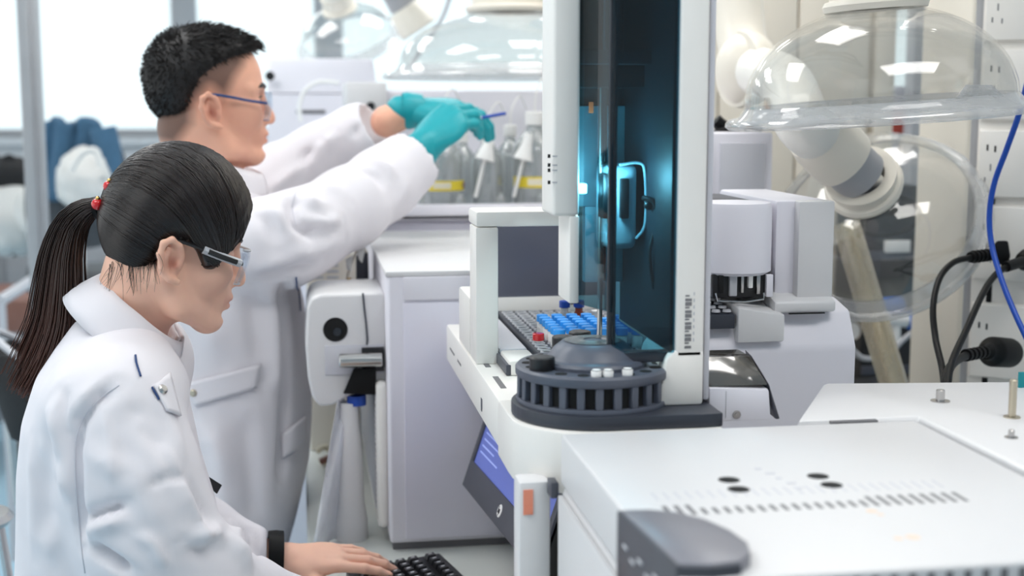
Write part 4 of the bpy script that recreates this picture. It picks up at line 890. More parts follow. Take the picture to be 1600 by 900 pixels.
# ================================================================ left background
def swivel_chair(name, label, x, y, zseat, ztop, w, mt, group, ang=0.0, arc=True):
    t = thing(name, label, 'chair', (x, y, 0), group)
    M0 = Matrix.Translation((x, y, 0)) @ Matrix.Rotation(ang, 4, 'Z')
    m = MB(); m.box((-w/2, -w/2, zseat-0.08), (w/2, w/2, zseat), 0.035, 4, M0); m.build('seat', mt, t)
    m = MB(); g = []
    for i in range(9):
        v = i/8; row = []
        for j in range(11):
            u = j/10*2-1
            ww = w*0.46*(1-0.25*(2*v-1)**4)*(1-0.12*v)
            row.append(M0 @ Vector((-w*0.48-0.05*v+0.07*u*u, ww*u, zseat+0.10+(ztop-zseat-0.10)*v-0.05*u*u*(1 if v > .5 else -1)*abs(2*v-1))))
        g.append(row)
    m.sheet(g, 0.05); bk = m.build('backrest', mt, t, ang=70)
    if arc:
        m = MB(); rimp = [g[8][j] for j in range(11)]; m.tube([p+Vector((0, 0, 0.028)) for p in rimp], 0.008, 8); m.build('rim_trim', 'light_grey', bk)
    m = MB(); m.tube([M0 @ Vector((-0.05, 0, zseat-0.06)), M0 @ Vector((-w*0.5, 0, zseat-0.05)), M0 @ Vector((-w*0.53, 0, zseat+0.2))], 0.018, 8); m.build('back_bar', 'steel', t)
    m = MB(); m.cyl((x, y, 0.10), (x, y, zseat-0.08), 0.025, n=16); m.build('pole', 'steel', t)
    for k in range(5):
        a = 2*math.pi*k/5+0.3; e = Vector((x+0.27*math.cos(a), y+0.27*math.sin(a), 0.055))
        m = MB(); m.tube([(x, y, 0.12), (x+0.12*math.cos(a), y+0.12*math.sin(a), 0.11), e+Vector((0, 0, 0.03))], [0.022, 0.018, 0.013], 8); m.build('leg', 'steel', t)
        m = MB(); m.lathe([(0, -0.012), (0.024, -0.012), (0.027, -0.006), (0.027, 0.006), (0.024, 0.012), (0, 0.012)], e+Vector((0, 0, -0.028)), (math.sin(a), -math.cos(a), 0), n=16); m.build('castor', 'black_rubber', t)
    return t
p = at(-4, 600, 3.0)
swivel_chair('office_chair', 'black swivel chair with silver edge behind the woman', p.x+0.25, p.y+0.0, 0.80, at(10, 533, 3.0).z, 0.42, 'fabric_black', 'chairs on the left', math.radians(10))
# metal stool in the bottom left corner
p = at(15, 830, 2.3)
t = thing('metal_stool', 'chrome wire stool at the bottom left corner', 'stool', (p.x-0.06, p.y, 0))
zt_ = at(15, 800, 2.3).z
m = MB(); m.lathe([(0, zt_-0.02), (0.06, zt_-0.02), (0.068, zt_-0.01), (0.06, zt_), (0, zt_)], (p.x-0.06, p.y, 0), n=28); m.build('seat', 'steel', t)
for k in range(4):
    a = math.pi/4+math.pi/2*k
    m = MB(); m.tube([(p.x-0.06+0.05*math.cos(a), p.y+0.05*math.sin(a), zt_-0.02), (p.x-0.06+0.16*math.cos(a), p.y+0.16*math.sin(a), 0.0)], 0.008, 8); m.build('leg', 'steel', t)
m = MB(); m.tube([(p.x-0.06+0.115*math.cos(a), p.y+0.115*math.sin(a), 0.42) for a in [2*math.pi*k/24 for k in range(25)]], 0.006, 8); m.build('foot_ring', 'steel', t)
# chair with a blue jacket
p = at(118, 250, 5.6)
swivel_chair('office_chair', 'grey swivel chair under the blue jacket by the window', p.x, p.y, 0.95, at(118, 200, 5.6).z, 0.42, 'bin_dark', 'chairs on the left', math.radians(100), False)
g = []
for i in range(13):
    v = i/12; row = []
    for j in range(17):
        u = j/16*2-1
        q = at(115+52*u*(0.82+0.25*v), 186+10*abs(u)**3+6*math.cos(u*5)*(1-v)+125*v, 5.35)
        q.y += -0.10*math.cos(u*1.5)+0.02*math.sin(u*9+v*2)+0.04*v; row.append(q)
    g.append(row)
t = thing('blue_jacket', 'dusty blue jacket draped over a chair by the window', 'jacket', g[-1][8])
m = MB(); m.sheet(g, 0.03); m.build('back', 'jacket_blue', t, ang=180)
m = MB(); m.tube(bez([at(160, 200, 5.2), at(168, 235, 5.2), at(172, 280, 5.2), at(170, 305, 5.2)], 6), [0.05]*19, 12); m.build('sleeve', 'jacket_blue', t, ang=180)
# white plastic bag hung on that chair
t = thing('white_bag', 'crumpled white plastic bag hanging in front of the blue jacket', 'bag', at(130, 315, 5.0))
m = MB(); R_ = random.Random(3)
m.ball(at(132, 282, 5.16), (0.10, 0.10, 0.12), 20, 14)
m.v = [tuple(Vector(v)+Vector((R_.uniform(-.012, .012), R_.uniform(-.012, .012), R_.uniform(-.012, .012)))) for v in m.v]; m.build('bag_body', 'bag_white', t, ang=180)
m = MB(); m.tube(bez([at(110, 268, 5.0), at(128, 240, 5.0), at(150, 236, 5.0), at(158, 262, 5.0)], 6), 0.012, 8); m.build('bag_handle', 'bag_white', t)
# desk with things, further left
t = thing('far_desk', 'brown fronted desk behind the aluminium post', 'desk', (-1.6, 6.2, 0))
zd = at(20, 470, 6.0).z
m = MB(); m.box((-2.6, 6.0, zd-0.14), (-0.95, 6.6, zd), 0.01); m.build('top', 'desk_brown', t)
for x in (-2.5, -1.05):
    m = MB(); m.box((x-0.03, 6.05, 0), (x+0.03, 6.5, zd-0.14), 0.004); m.build('leg', 'grey_cabinet', t)
t = thing('grey_cabinet', 'low grey cabinet standing below the far window', 'cabinet', (-1.2, 7.2, 0))
m = MB(); m.box((-2.6, 7.0, 0), (-0.35, 7.4, at(100, 300, 7.0).z), 0.01); m.build('body', 'grey_cabinet', t)
for k in range(4):
    m = MB(); m.box((-2.58+0.56*k, 6.985, 0.08), (-2.05+0.56*k, 7.0, at(100, 300, 7.0).z-0.04), 0.004); d = m.build('door', 'grey_cabinet', t)
    m = MB(); m.box((-2.10+0.56*k, 6.972, 0.7), (-2.085+0.56*k, 6.986, 0.85), 0.002); m.build('handle', 'steel', d)
m = MB(); m.ball(at(12, 277, 5.9), (0.17, 0.12, 0.09), 20, 12); m.tube(bez([at(0, 262, 5.85), at(14, 246, 5.85), at(30, 262, 5.85)], 6), 0.015, 8)
tag(m.build('black_bag', 'fabric_black'), 'black bag on the pale heap left of the aluminium post', 'bag')
m = MB(); R_ = random.Random(5); m.ball(at(20, 335, 5.9), (0.26, 0.16, 0.17), 22, 14); m.ball(at(75, 330, 5.6), (0.12, 0.1, 0.12), 20, 12)
m.v = [tuple(Vector(v)+Vector((R_.uniform(-.02, .02), R_.uniform(-.02, .02), R_.uniform(-.015, .015)))) for v in m.v]
tag(m.build('pale_bundle', 'bag_white', ang=180), 'pale wrapped bundle on the far desk under the black bag', 'bundle')
t = thing('sloping_rail', 'pale sloping rail stand left of the aluminium post', 'stand', (-0.98, 4.9, 0))
m = MB(); m.tube([at(0, 470, 4.8), at(60, 432, 5.0)], 0.02, 10); m.build('rail', 'light_grey', t)
a = at(2, 470, 4.8); m = MB(); m.tube([a, (a.x, a.y, 0)], 0.014, 10); m.build('leg', 'light_grey', t)
a = at(58, 434, 5.0); m = MB(); m.tube([a, (a.x, a.y, 0)], 0.014, 10); m.build('leg', 'light_grey', t)
# ================================================================ soft shapes: distance fields meshed into one skin
class SDF:
    def __init__(s, lo, hi, h):
        s.lo = np.array(lo, float); s.h = h
        s.n = [int(math.ceil((hi[i]-lo[i])/h))+1 for i in range(3)]
        s.ax = [s.lo[i]+h*np.arange(s.n[i]) for i in range(3)]
        s.D = np.full(s.n, 10.0, np.float32)
    def _sl(s, bb, pad):
        r = []
        for i in range(3):
            a = max(0, int(math.floor((bb[0][i]-pad-s.lo[i])/s.h))); b = min(s.n[i], int(math.ceil((bb[1][i]+pad-s.lo[i])/s.h))+1)
            if b <= a: return None
            r.append(slice(a, b))
        return tuple(r)
    def op(s, fn, bb, k=0.01, kind='u'):
        sl = s._sl(bb, k+3*s.h) if bb is not None else tuple(slice(0, n) for n in s.n)
        if sl is None: return s
        x = s.ax[0][sl[0]][:, None, None]; y = s.ax[1][sl[1]][None, :, None]; z = s.ax[2][sl[2]][None, None, :]
        d = fn(x, y, z); D = s.D[sl]; k = max(k, 1e-5)
        if kind == 'u':
            hh = np.clip(0.5+0.5*(D-d)/k, 0, 1); s.D[sl] = D*(1-hh)+d*hh-k*hh*(1-hh)
        elif kind == 's':
            hh = np.clip(0.5-0.5*(D+d)/k, 0, 1); s.D[sl] = D*(1-hh)-d*hh+k*hh*(1-hh)
        else:
            hh = np.clip(0.5-0.5*(d-D)/k, 0, 1); s.D[sl] = d*(1-hh)+D*hh+k*hh*(1-hh)
        return s
    def cone(s, a, b, ra, rb, k=0.01, kind='u'):
        a = np.array(a, float); b = np.array(b, float); ba = b-a; L = max(ba@ba, 1e-12); R = max(ra, rb)
        def f(x, y, z):
            px, py, pz = x-a[0], y-a[1], z-a[2]
            t = np.clip((px*ba[0]+py*ba[1]+pz*ba[2])/L, 0, 1)
            return np.sqrt((px-t*ba[0])**2+(py-t*ba[1])**2+(pz-t*ba[2])**2)-(ra+(rb-ra)*t)
        return s.op(f, (np.minimum(a, b)-R, np.maximum(a, b)+R), k, kind)
    def chain(s, pts, rs, k=0.01, kind='u'):
        for i in range(len(pts)-1): s.cone(pts[i], pts[i+1], rs[i], rs[i+1], k, kind)
        return s
    def ell(s, c, r, k=0.01, kind='u', R=None):
        c = np.array(c, float); r = np.array(r, float); m = r.max()
        def f(x, y, z):
            p = [x-c[0], y-c[1], z-c[2]]
            if R is not None: p = [p[0]*R[0][i]+p[1]*R[1][i]+p[2]*R[2][i] for i in range(3)]
            k0 = np.sqrt((p[0]/r[0])**2+(p[1]/r[1])**2+(p[2]/r[2])**2); k1 = np.sqrt((p[0]/r[0]**2)**2+(p[1]/r[1]**2)**2+(p[2]/r[2]**2)**2)+1e-9
            return k0*(k0-1)/k1
        return s.op(f, (c-m, c+m), k, kind)
    def loft(s, rows, k=0.01, kind='u', e=2.0):
        """rows (z, cx, cy, rx, ry) from low to high"""
        A = np.array(rows, float); A = A[A[:, 0].argsort()]
        def f(x, y, z):
            zz = z.ravel(); g = [np.interp(zz, A[:, 0], A[:, i])[None, None, :] for i in range(1, 5)]
            q = ((np.abs(x-g[0])/g[2])**e+(np.abs(y-g[1])/g[3])**e)**(1/e)
            return np.maximum((q-1)*np.minimum(g[2], g[3]), np.maximum(z-A[-1, 0], A[0, 0]-z))
        lo = np.array([(A[:, 1]-A[:, 3]).min(), (A[:, 2]-A[:, 4]).min(), A[0, 0]]); hi = np.array([(A[:, 1]+A[:, 3]).max(), (A[:, 2]+A[:, 4]).max(), A[-1, 0]])
        return s.op(f, (lo, hi), k, kind)
    def poly_cut(s, poly, k=0.006):
        """keep what lies inside the polygon in the x-z plane"""
        P = np.array(poly, float); Q = np.roll(P, -1, 0)
        def f(x, y, z):
            x2 = x[:, 0, 0][:, None]; z2 = z[0, 0, :][None, :]; d = np.full((x2.shape[0], z2.shape[1]), 1e9); ins = np.zeros(d.shape, bool)
            for (ax, az), (bx, bz) in zip(P, Q):
                ex, ez = bx-ax, bz-az; wx, wz = x2-ax, z2-az
                t = np.clip((wx*ex+wz*ez)/(ex*ex+ez*ez), 0, 1); d = np.minimum(d, (wx-ex*t)**2+(wz-ez*t)**2)
                c = ((az > z2) != (bz > z2)); ins ^= c & (x2 < (bx-ax)*(z2-az)/((bz-az) if bz != az else 1e-9)+ax)
            d = np.sqrt(d); return np.where(ins, -d, d)[:, None, :]+0*y
        return s.op(f, None, k, 'i')
    def mesh(s):
        D = s.D; nx, ny, nz = D.shape; S = D < 0
        c = np.zeros((nx-1, ny-1, nz-1), np.int32)
        for i in (0, 1):
            for j in (0, 1):
                for k in (0, 1): c += S[i:nx-1+i, j:ny-1+j, k:nz-1+k]
        act = (c > 0) & (c < 8); idx = -np.ones(act.shape, np.int64); I, J, K = np.nonzero(act); n = len(I); idx[I, J, K] = np.arange(n)
        acc = np.zeros((n, 3)); cnt = np.zeros(n)
        co = [(i, j, k) for i in (0, 1) for j in (0, 1) for k in (0, 1)]
        for a in co:
            for ax in range(3):
                if a[ax]: continue
                b = list(a); b[ax] = 1
                da = D[I+a[0], J+a[1], K+a[2]]; db = D[I+b[0], J+b[1], K+b[2]]; m = (da < 0) != (db < 0)
                t = da[m]/(da[m]-db[m]); p = np.tile(np.array(a, float), (m.sum(), 1)); p[:, ax] += t; acc[m] += p; cnt[m] += 1
        V = s.lo + s.h*(np.stack([I, J, K], 1)+acc/np.maximum(cnt, 1)[:, None]); Fs = []
        for ax in range(3):
            o = [[0, 0, 0] for _ in range(4)]; u, v = (ax+1) % 3, (ax+2) % 3
            sa = [slice(0, m) for m in D.shape]; sb = list(sa); sa[ax] = slice(0, -1); sb[ax] = slice(1, None)
            A_, B_ = S[tuple(sa)], S[tuple(sb)]; ch = A_ != B_
            P = np.stack(np.nonzero(ch), 1); ok = (P[:, u] > 0) & (P[:, v] > 0) & (P[:, u] < D.shape[u]-1) & (P[:, v] < D.shape[v]-1); P = P[ok]
            flip = A_[tuple(P.T)]
            def g(du, dv):
                Q = P.copy(); Q[:, u] -= du; Q[:, v] -= dv; return idx[tuple(Q.T)]
            q = np.stack([g(1, 1), g(0, 1), g(0, 0), g(1, 0)], 1); q[~flip] = q[~flip][:, ::-1]; Fs.append(q)
        return V, np.concatenate(Fs)
def np_obj(name, V, Fq, m, parent=None, loc=None, attrs=None):
    o_off = np.array(parent_off(parent)) if parent is not None else np.array(loc if loc is not None else (0, 0, 0), float)
    me = bpy.data.meshes.new(name); me.from_pydata((V-o_off).tolist(), [], Fq.tolist()); me.update(); me.shade_smooth(); me.materials.append(MATS[m])
    for an, arr in (attrs or {}).items():
        a = me.attributes.new(an, 'FLOAT', 'POINT'); a.data.foreach_set('value', np.asarray(arr, np.float32))
    o = bpy.data.objects.new(name, me); COL.objects.link(o)
    if parent is not None: o.parent = parent
    else: o.location = o_off
    return o
def parent_off(p):
    o = Vector((0, 0, 0))
    while p is not None: o += p.location; p = p.parent
    return o
def normals(V, F):
    n = np.cross(V[F[:, 2]]-V[F[:, 0]], V[F[:, 3]]-V[F[:, 1]]); N = np.zeros_like(V)
    for i in range(4): np.add.at(N, F[:, i], n)
    return N/(np.linalg.norm(N, axis=1)[:, None]+1e-12)
def relax(V, F, it=2, w=0.5):
    for _ in range(it):
        S = np.zeros_like(V); C = np.zeros(len(V))
        for i in range(4):
            a, b = F[:, i], F[:, (i+1) % 4]; np.add.at(S, a, V[b]); np.add.at(S, b, V[a]); np.add.at(C, a, 1); np.add.at(C, b, 1)
        V = V*(1-w)+w*S/np.maximum(C, 1)[:, None]
    return V
def seg_dist(V, pts):
    d = np.full(len(V), 1e9)
    for a, b in zip(pts[:-1], pts[1:]):
        a = np.array(a); ba = np.array(b)-a; t = np.clip(((V-a)@ba)/max(ba@ba, 1e-12), 0, 1); d = np.minimum(d, np.linalg.norm(V-a-t[:, None]*ba, axis=1))
    return d
from mathutils.bvhtree import BVHTree
def bvh_of(V, F): return BVHTree.FromPolygons([tuple(v) for v in V], [tuple(f) for f in F])
def surf(bv, px, py):
    d = _ray(px, py).normalized(); h = bv.ray_cast(_C, d)
    return (h[0], h[1]) if h[0] is not None else (None, None)
def on_surf(bv, pts, off=0.0, n=6):
    """pixel polyline carried onto the garment surface"""
    out = []
    for a, b in zip(pts[:-1], pts[1:]):
        for k in range(n):
            t = k/n; p, q = surf(bv, a[0]+(b[0]-a[0])*t, a[1]+(b[1]-a[1])*t)
            if p is not None: out.append(p+q*off)
    p, q = surf(bv, *pts[-1])
    if p is not None: out.append(p+q*off)
    return out
def folds(V, F, items):
    """press soft ridges (a>0) and creases (a<0) into the cloth along world polylines"""
    bv = bvh_of(V, F); N = normals(V, F); disp = np.zeros(len(V))
    for pts, a, w in items:
        P = on_surf(bv, pts) if len(pts[0]) == 2 else pts
        if len(P) < 2: continue
        L = np.array([tuple(p) for p in P]); d = seg_dist(V, L)
        g = a*np.exp(-(d/w)**2)
        t_end = np.minimum(np.linalg.norm(V-L[0], axis=1), np.linalg.norm(V-L[-1], axis=1))
        disp += g*np.clip(t_end/(w*2.5), 0.0, 1)
    return V+N*(1.5*disp)[:, None]
def patch(bv, quad, nu, nv, off, th):
    """quad: 4 pixel corners; a cloth patch laid on the garment"""
    g = []
    for i in range(nu+1):
        row = []
        for j in range(nv+1):
            u, v = i/nu, j/nv
            a = [quad[0][k]*(1-v)+quad[1][k]*v for k in (0, 1)]; b = [quad[3][k]*(1-v)+quad[2][k]*v for k in (0, 1)]
            p, q = surf(bv, a[0]*(1-u)+b[0]*u, a[1]*(1-u)+b[1]*u); 
            if p is None: return None
            row.append(p+q*off)
        g.append(row)
    m = MB(); m.sheet(g, th); return m

# ---------------------------------------------------------------- head (local: +x face, +y its left, +z up)
def head_sdf(h=0.0022, male=False):
    s = SDF((-0.115, -0.10, -0.20), (0.14, 0.10, 0.13), h)
    s.ell((0.0, 0, 0.038), (0.086, 0.072, 0.073), 0.001) if male else s.ell((0.008, 0, 0.038), (0.077, 0.070, 0.072), 0.001)
    s.ell((0.045, 0, 0.03), (0.048, 0.058, 0.055), 0.02)
    s.ell((0.038, 0, -0.022), (0.056, 0.056, 0.080), 0.025)
    for q in (-1, 1):
        s.cone((0.0, q*0.050, -0.045), (0.030, q*0.046, -0.083 if male else -0.078), 0.022, 0.017 if male else 0.015, 0.02)
        s.cone((0.030, q*0.046, -0.083 if male else -0.078), (0.076, q*0.012, -0.096), 0.017 if male else 0.015, 0.014, 0.02)
        s.ell((0.060, q*0.038, -0.025), (0.030, 0.024, 0.028), 0.02)
        s.cone((0.090, q*0.010, 0.017), (0.066, q*0.052, 0.014), 0.008 if male else 0.006, 0.007, 0.014)
        s.ell((0.096, q*0.031, -0.004), (0.015, 0.017, 0.013), 0.014, 's')
        s.ell((0.074, q*0.031, -0.003), (0.0145, 0.0155, 0.0135), 0.006)
    s.ell((0.084, 0, -0.092), (0.018, 0.020, 0.017), 0.016)
    s.ell((0.086, 0, -0.058), (0.018, 0.028, 0.024), 0.014)
    s.chain([(0.090, 0, 0.014), (0.096, 0, -0.004), (0.107, 0, -0.026), (0.111, 0, -0.034)], [0.008, 0.007, 0.008, 0.0085], 0.010)
    for q in (-1, 1): s.ell((0.099, q*0.011, -0.037), (0.010, 0.007, 0.007), 0.006)
    for q in (-1, 1): s.ell((0.105, q*0.0062, -0.045), (0.005, 0.0035, 0.004), 0.003, 's')
    s.ell((0.098, 0, -0.0585), (0.0095, 0.019, 0.0065), 0.006)
    s.ell((0.0965, 0, -0.0715), (0.0095, 0.017, 0.0070), 0.006)
    s.ell((0.112, 0, -0.0645), (0.012, 0.024, 0.0016), 0.003, 's')
    s.ell((0.103, 0, -0.082), (0.008, 0.018, 0.005), 0.008, 's')
    for q in (-1, 1):   # ears
        y = q*0.074; t = 0.25
        def e(dx, dz, dy=0): return (0.002+dx*math.cos(t)-dz*math.sin(t), y+q*dy, -0.022+dx*math.sin(t)+dz*math.cos(t))
        s.ell(e(-0.002, 0.002, 0.003), (0.017, 0.006, 0.027), 0.006)
        rim = [e(0.010, 0.004, 0.006), e(0.008, 0.019, 0.009), e(-0.002, 0.028, 0.012), e(-0.013, 0.024, 0.014), e(-0.018, 0.010, 0.014), e(-0.015, -0.008, 0.012), e(-0.006, -0.022, 0.009), e(0.004, -0.027, 0.006)]
        s.chain(rim, [0.003, 0.0035, 0.004, 0.0042, 0.004, 0.0038, 0.0045, 0.005], 0.004)
        s.ell(e(-0.003, -0.002, 0.013), (0.009, 0.008, 0.013), 0.005, 's')
        s.chain([e(-0.006, 0.016, 0.010), e(-0.011, 0.004, 0.009), e(-0.007, -0.012, 0.008)], [0.003, 0.0035, 0.003], 0.004)
        s.ell(e(0.006, -0.006, 0.007), (0.004, 0.004, 0.006), 0.004)
    return s
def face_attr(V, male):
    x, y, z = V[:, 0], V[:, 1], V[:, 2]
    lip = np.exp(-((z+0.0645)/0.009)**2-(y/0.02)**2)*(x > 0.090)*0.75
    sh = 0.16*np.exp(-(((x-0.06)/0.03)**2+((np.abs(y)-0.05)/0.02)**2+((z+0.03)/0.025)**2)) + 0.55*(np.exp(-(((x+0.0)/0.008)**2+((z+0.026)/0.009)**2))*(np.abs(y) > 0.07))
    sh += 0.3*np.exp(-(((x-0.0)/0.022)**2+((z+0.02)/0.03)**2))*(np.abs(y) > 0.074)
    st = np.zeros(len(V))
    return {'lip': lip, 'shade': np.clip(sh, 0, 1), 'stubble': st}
def glasses(parent, X, temple_m, lens_m, stripe=False):
    g = MB(); gl = MB()
    t = thing_part('safety_glasses', parent)
    for q in (-1, 1):
        m = MB(); pts = [(-0.018, q*0.079, -0.004), (0.000, q*0.080, 0.004), (0.03, q*0.076, 0.001), (0.060, q*0.073, -0.004), (0.092, q*0.067, -0.008)]
        m.tube([X @ Vector(p) for p in bez(pts, 5)], [0.0028]*21, 8, flat=0.7); tp = m.build('temple', temple_m, t)
        if stripe:
            for (a, b, mt, w) in ((0.55, 0.98, 'light_grey', 0.0052), (0.60, 0.94, 'black_plastic', 0.0036)):
                P = bez(pts, 10); i0, i1 = int(a*40), int(b*40)
                m = MB(); m.tube([X @ (Vector(p)+Vector((0, q*(0.0012 if mt == 'light_grey' else 0.0042), 0))) for p in P[i0:i1+1]], w, 8); m.build('temple_stripe', mt, tp)
    rows = []
    for i in range(7):
        z = 0.010-0.046*i/6; row = []
        for j in range(25):
            a = (j/24*2-1)*1.18
            bulge = 0.112-0.006*((i-2)/4)**2
            y = 0.068*math.sin(a)/math.sin(1.18); nose = max(0, 1-abs(y)/0.014)*(0.022 if i > 3 else 0)
            row.append(X @ Vector((0.070+(bulge-0.070)*math.cos(a)**0.8 if math.cos(a) > 0 else 0.07, y, z+nose*(i-3)/3)))
        rows.append(row)
    m = MB(); m.sheet(rows, 0.0016); m.build('lens', lens_m, t, ang=180)
    m = MB(); m.tube(rows[0], 0.0016, 6); m.build('brow_bar', 'lens_clear' if not stripe else 'light_grey', t)
    m = MB(); m.tube(rows[6], 0.0008, 6); m.build('lower_edge', 'piping_blue' if not stripe else 'light_grey', t)
    return t
def thing_part(name, parent):
    o = bpy.data.objects.new(name, None); COL.objects.link(o); o.parent = parent; o.empty_display_size = 0.03; return o
def strands(name, paths, r0, r1, m, parent, n=3, tip=None):
    """one hair mesh out of thin tapering strands; paths: array (S, K, 3)"""
    P = np.asarray(paths, float); S_, K, _ = P.shape
    T = np.gradient(P, axis=1); T /= np.linalg.norm(T, axis=2)[..., None]+1e-9
    ref = np.tile(np.array([0.31, 0.77, 0.55]), (S_, K, 1)); U = np.cross(T, ref); U /= np.linalg.norm(U, axis=2)[..., None]+1e-9; Wd = np.cross(T, U)
    rad = (r0+(r1-r0)*np.linspace(0, 1, K)**2)[None, :, None]
    rings = np.stack([P+rad*(math.cos(2*math.pi*k/n)*U+math.sin(2*math.pi*k/n)*Wd) for k in range(n)], 2)   # S,K,n,3
    V = rings.reshape(-1, 3); base = (np.arange(S_)*K*n)[:, None, None]; kk = (np.arange(K-1)*n)[None, :, None]; j = np.arange(n)[None, None, :]; j2 = (j+1) % n
    F = np.stack([base+kk+j, base+kk+j2, base+kk+n+j2, base+kk+n+j], -1).reshape(-1, 4)
    at_ = {}
    if tip is not None: at_ = {'tip': np.repeat(np.tile(tip, S_), n)}
    return np_obj(name, V, F, m, parent, attrs=at_)

# ---------------------------------------------------------------- hand (local: +x fingers, +z back of hand, thumb towards -y for left; mirror for right)
def hand_mesh(X, curl, spread=0.0, thumb=None, mirror=1, h=0.0018, fat=1.0, arm=0.06, lift=(0, 0, 0, 0), size=1.0):
    s = SDF((-arm-0.03, -0.105, -0.11), (0.20, 0.075, 0.06), h); f = fat
    s.cone((-arm, 0, 0), (0.0, 0, 0), 0.027*f, 0.025*f, 0.01)
    s.ell((0.02, -0.002, 0.0), (0.04, 0.032*f, 0.020*f), 0.015)
    s.ell((0.055, 0.0, 0.0), (0.045, 0.040*f, 0.0165*f), 0.012)
    s.ell((0.035, -0.026, -0.008), (0.034, 0.016*f, 0.015*f), 0.012)
    base = [(0.088, -0.029, 0.001), (0.092, -0.010, 0.003), (0.088, 0.010, 0.002), (0.079, 0.028, -0.001)]
    ln = [(0.042, 0.025, 0.020), (0.046, 0.029, 0.021), (0.042, 0.027, 0.020), (0.033, 0.020, 0.018)]; rr = [0.0092, 0.0094, 0.0088, 0.0078]
    for i in range(4):
        p = np.array(base[i]); a = lift[i]; yaw = (i-1.4)*spread; pts = [p-np.array([0.022, 0, 0.002]), p]
        for k in range(3):
            a += curl[i][k]; p = p+ln[i][k]*np.array([math.cos(a)*math.cos(yaw), math.sin(yaw)*math.cos(a), -math.sin(a)]); pts.append(p)
        r = rr[i]*f; s.chain([pts[0], pts[1]], [r*1.0, r*1.12], 0.010); s.chain(pts[1:], [r*1.1, r*1.02, r*0.95, r*0.80], 0.003)
    th = thumb or [(0.022, -0.026, -0.006), (0.047, -0.047, -0.014), (0.072, -0.056, -0.020), (0.094, -0.056, -0.022)]
    s.chain(th, [0.015*f, 0.0125*f, 0.0105*f, 0.0085*f], 0.008)
    V, F = s.mesh(); V = relax(V, F, 2)
    if mirror < 0: V = V*np.array([1, -1, 1]); F = F[:, ::-1]
    V = V*size; M = np.array(X.to_3x3()); return V@M.T+np.array(X.translation), F
def frame(o, fwd, back):
    """hand frame: x along fwd, z towards back-of-hand direction"""
    x = Vector(fwd).normalized(); z = Vector(back); z = (z-x*z.dot(x)).normalized(); y = z.cross(x)
    M = Matrix.Identity(4)
    for i in range(3): M[i][0] = x[i]; M[i][1] = y[i]; M[i][2] = z[i]; M[i][3] = o[i]
    return M
def merge(parts):
    Vs, Fs, n = [], [], 0
    for V, F in parts: Vs.append(V); Fs.append(F+n); n += len(V)
    return np.concatenate(Vs), np.concatenate(Fs)
def body_core(rows, legs, arms, h=0.012):
    lo = (-0.75, rows[0][2]-0.6, 0.0); hi = (0.6, rows[0][2]+0.6, max(r[0] for r in rows)+0.06)
    s = SDF(lo, hi, h); s.loft(rows, 0.01)
    for l in legs: s.chain(l, [0.075, 0.05, 0.035], 0.03)
    for a in arms: s.chain(a, [0.04, 0.032, 0.026], 0.03)
    V, F = s.mesh(); return relax(V, F, 1), F
def legs_and_shoes(parent, hips, feet, zcut):
    for hp, ft in zip(hips, feet):
        m = MB(); m.tube([(hp[0], hp[1], zcut), (hp[0]*0.5+ft[0]*0.5, hp[1]*0.5+ft[1]*0.5, 0.48), (ft[0], ft[1], 0.07)], [0.085, 0.066, 0.058], 18); m.build('trouser_leg', 'trousers', parent, ang=180)
        m = MB(); m.ball((ft[0]+0.05, ft[1], 0.035), (0.135, 0.05, 0.035), 20, 12); m.ball((ft[0]-0.02, ft[1], 0.06), (0.06, 0.045, 0.05), 16, 10); m.build('shoe', 'shoe', parent, ang=180)
def noise3(V, f, seed):
    r = np.random.RandomState(seed); o = np.zeros(len(V))
    for k in range(5):
        d = r.normal(size=3); d /= np.linalg.norm(d); o += np.sin(V@d*f*(0.7+0.6*r.rand())+r.rand()*6.28)
    return o/5
# ================================================================ the woman at the keyboard
WY = 1.72
Rw = Matrix.Rotation(math.radians(16), 4, 'Z') @ Matrix.Rotation(math.radians(15), 4, 'Y') @ Matrix.Diagonal((0.94, 0.94, 0.94, 1))
nose = at(383, 441, WY+0.012)
Xw = Matrix.Translation(nose - (Rw @ Vector((0.119, 0, -0.035)))) @ Rw
woman = None
s = head_sdf(0.0022, False)
nb = Xw.inverted() @ at(188, 556, WY+0.005)
s2 = SDF((-0.16, -0.10, -0.24), (0.14, 0.10, 0.13), 0.0022); s2.D[...] = 10
# head and neck share one field so that the skin is continuous
def put_head(s2, s):
    o = [int(round((s.lo[i]-s2.lo[i])/s.h)) for i in range(3)]; n = [min(s.n[i], s2.n[i]-o[i]) for i in range(3)]
    s2.D[o[0]:o[0]+n[0], o[1]:o[1]+n[1], o[2]:o[2]+n[2]] = s.D[:n[0], :n[1], :n[2]]
put_head(s2, s)
s2.cone((-0.018, 0, -0.045), (nb.x, nb.y, nb.z), 0.050, 0.054, 0.022)
Vh, Fh = s2.mesh(); Vh = relax(Vh, Fh, 1, 0.4); at_h = face_attr(Vh, False)
Mw = np.array(Xw.to_3x3()); tw = np.array(Xw.translation); toW = lambda V: V@Mw.T+tw
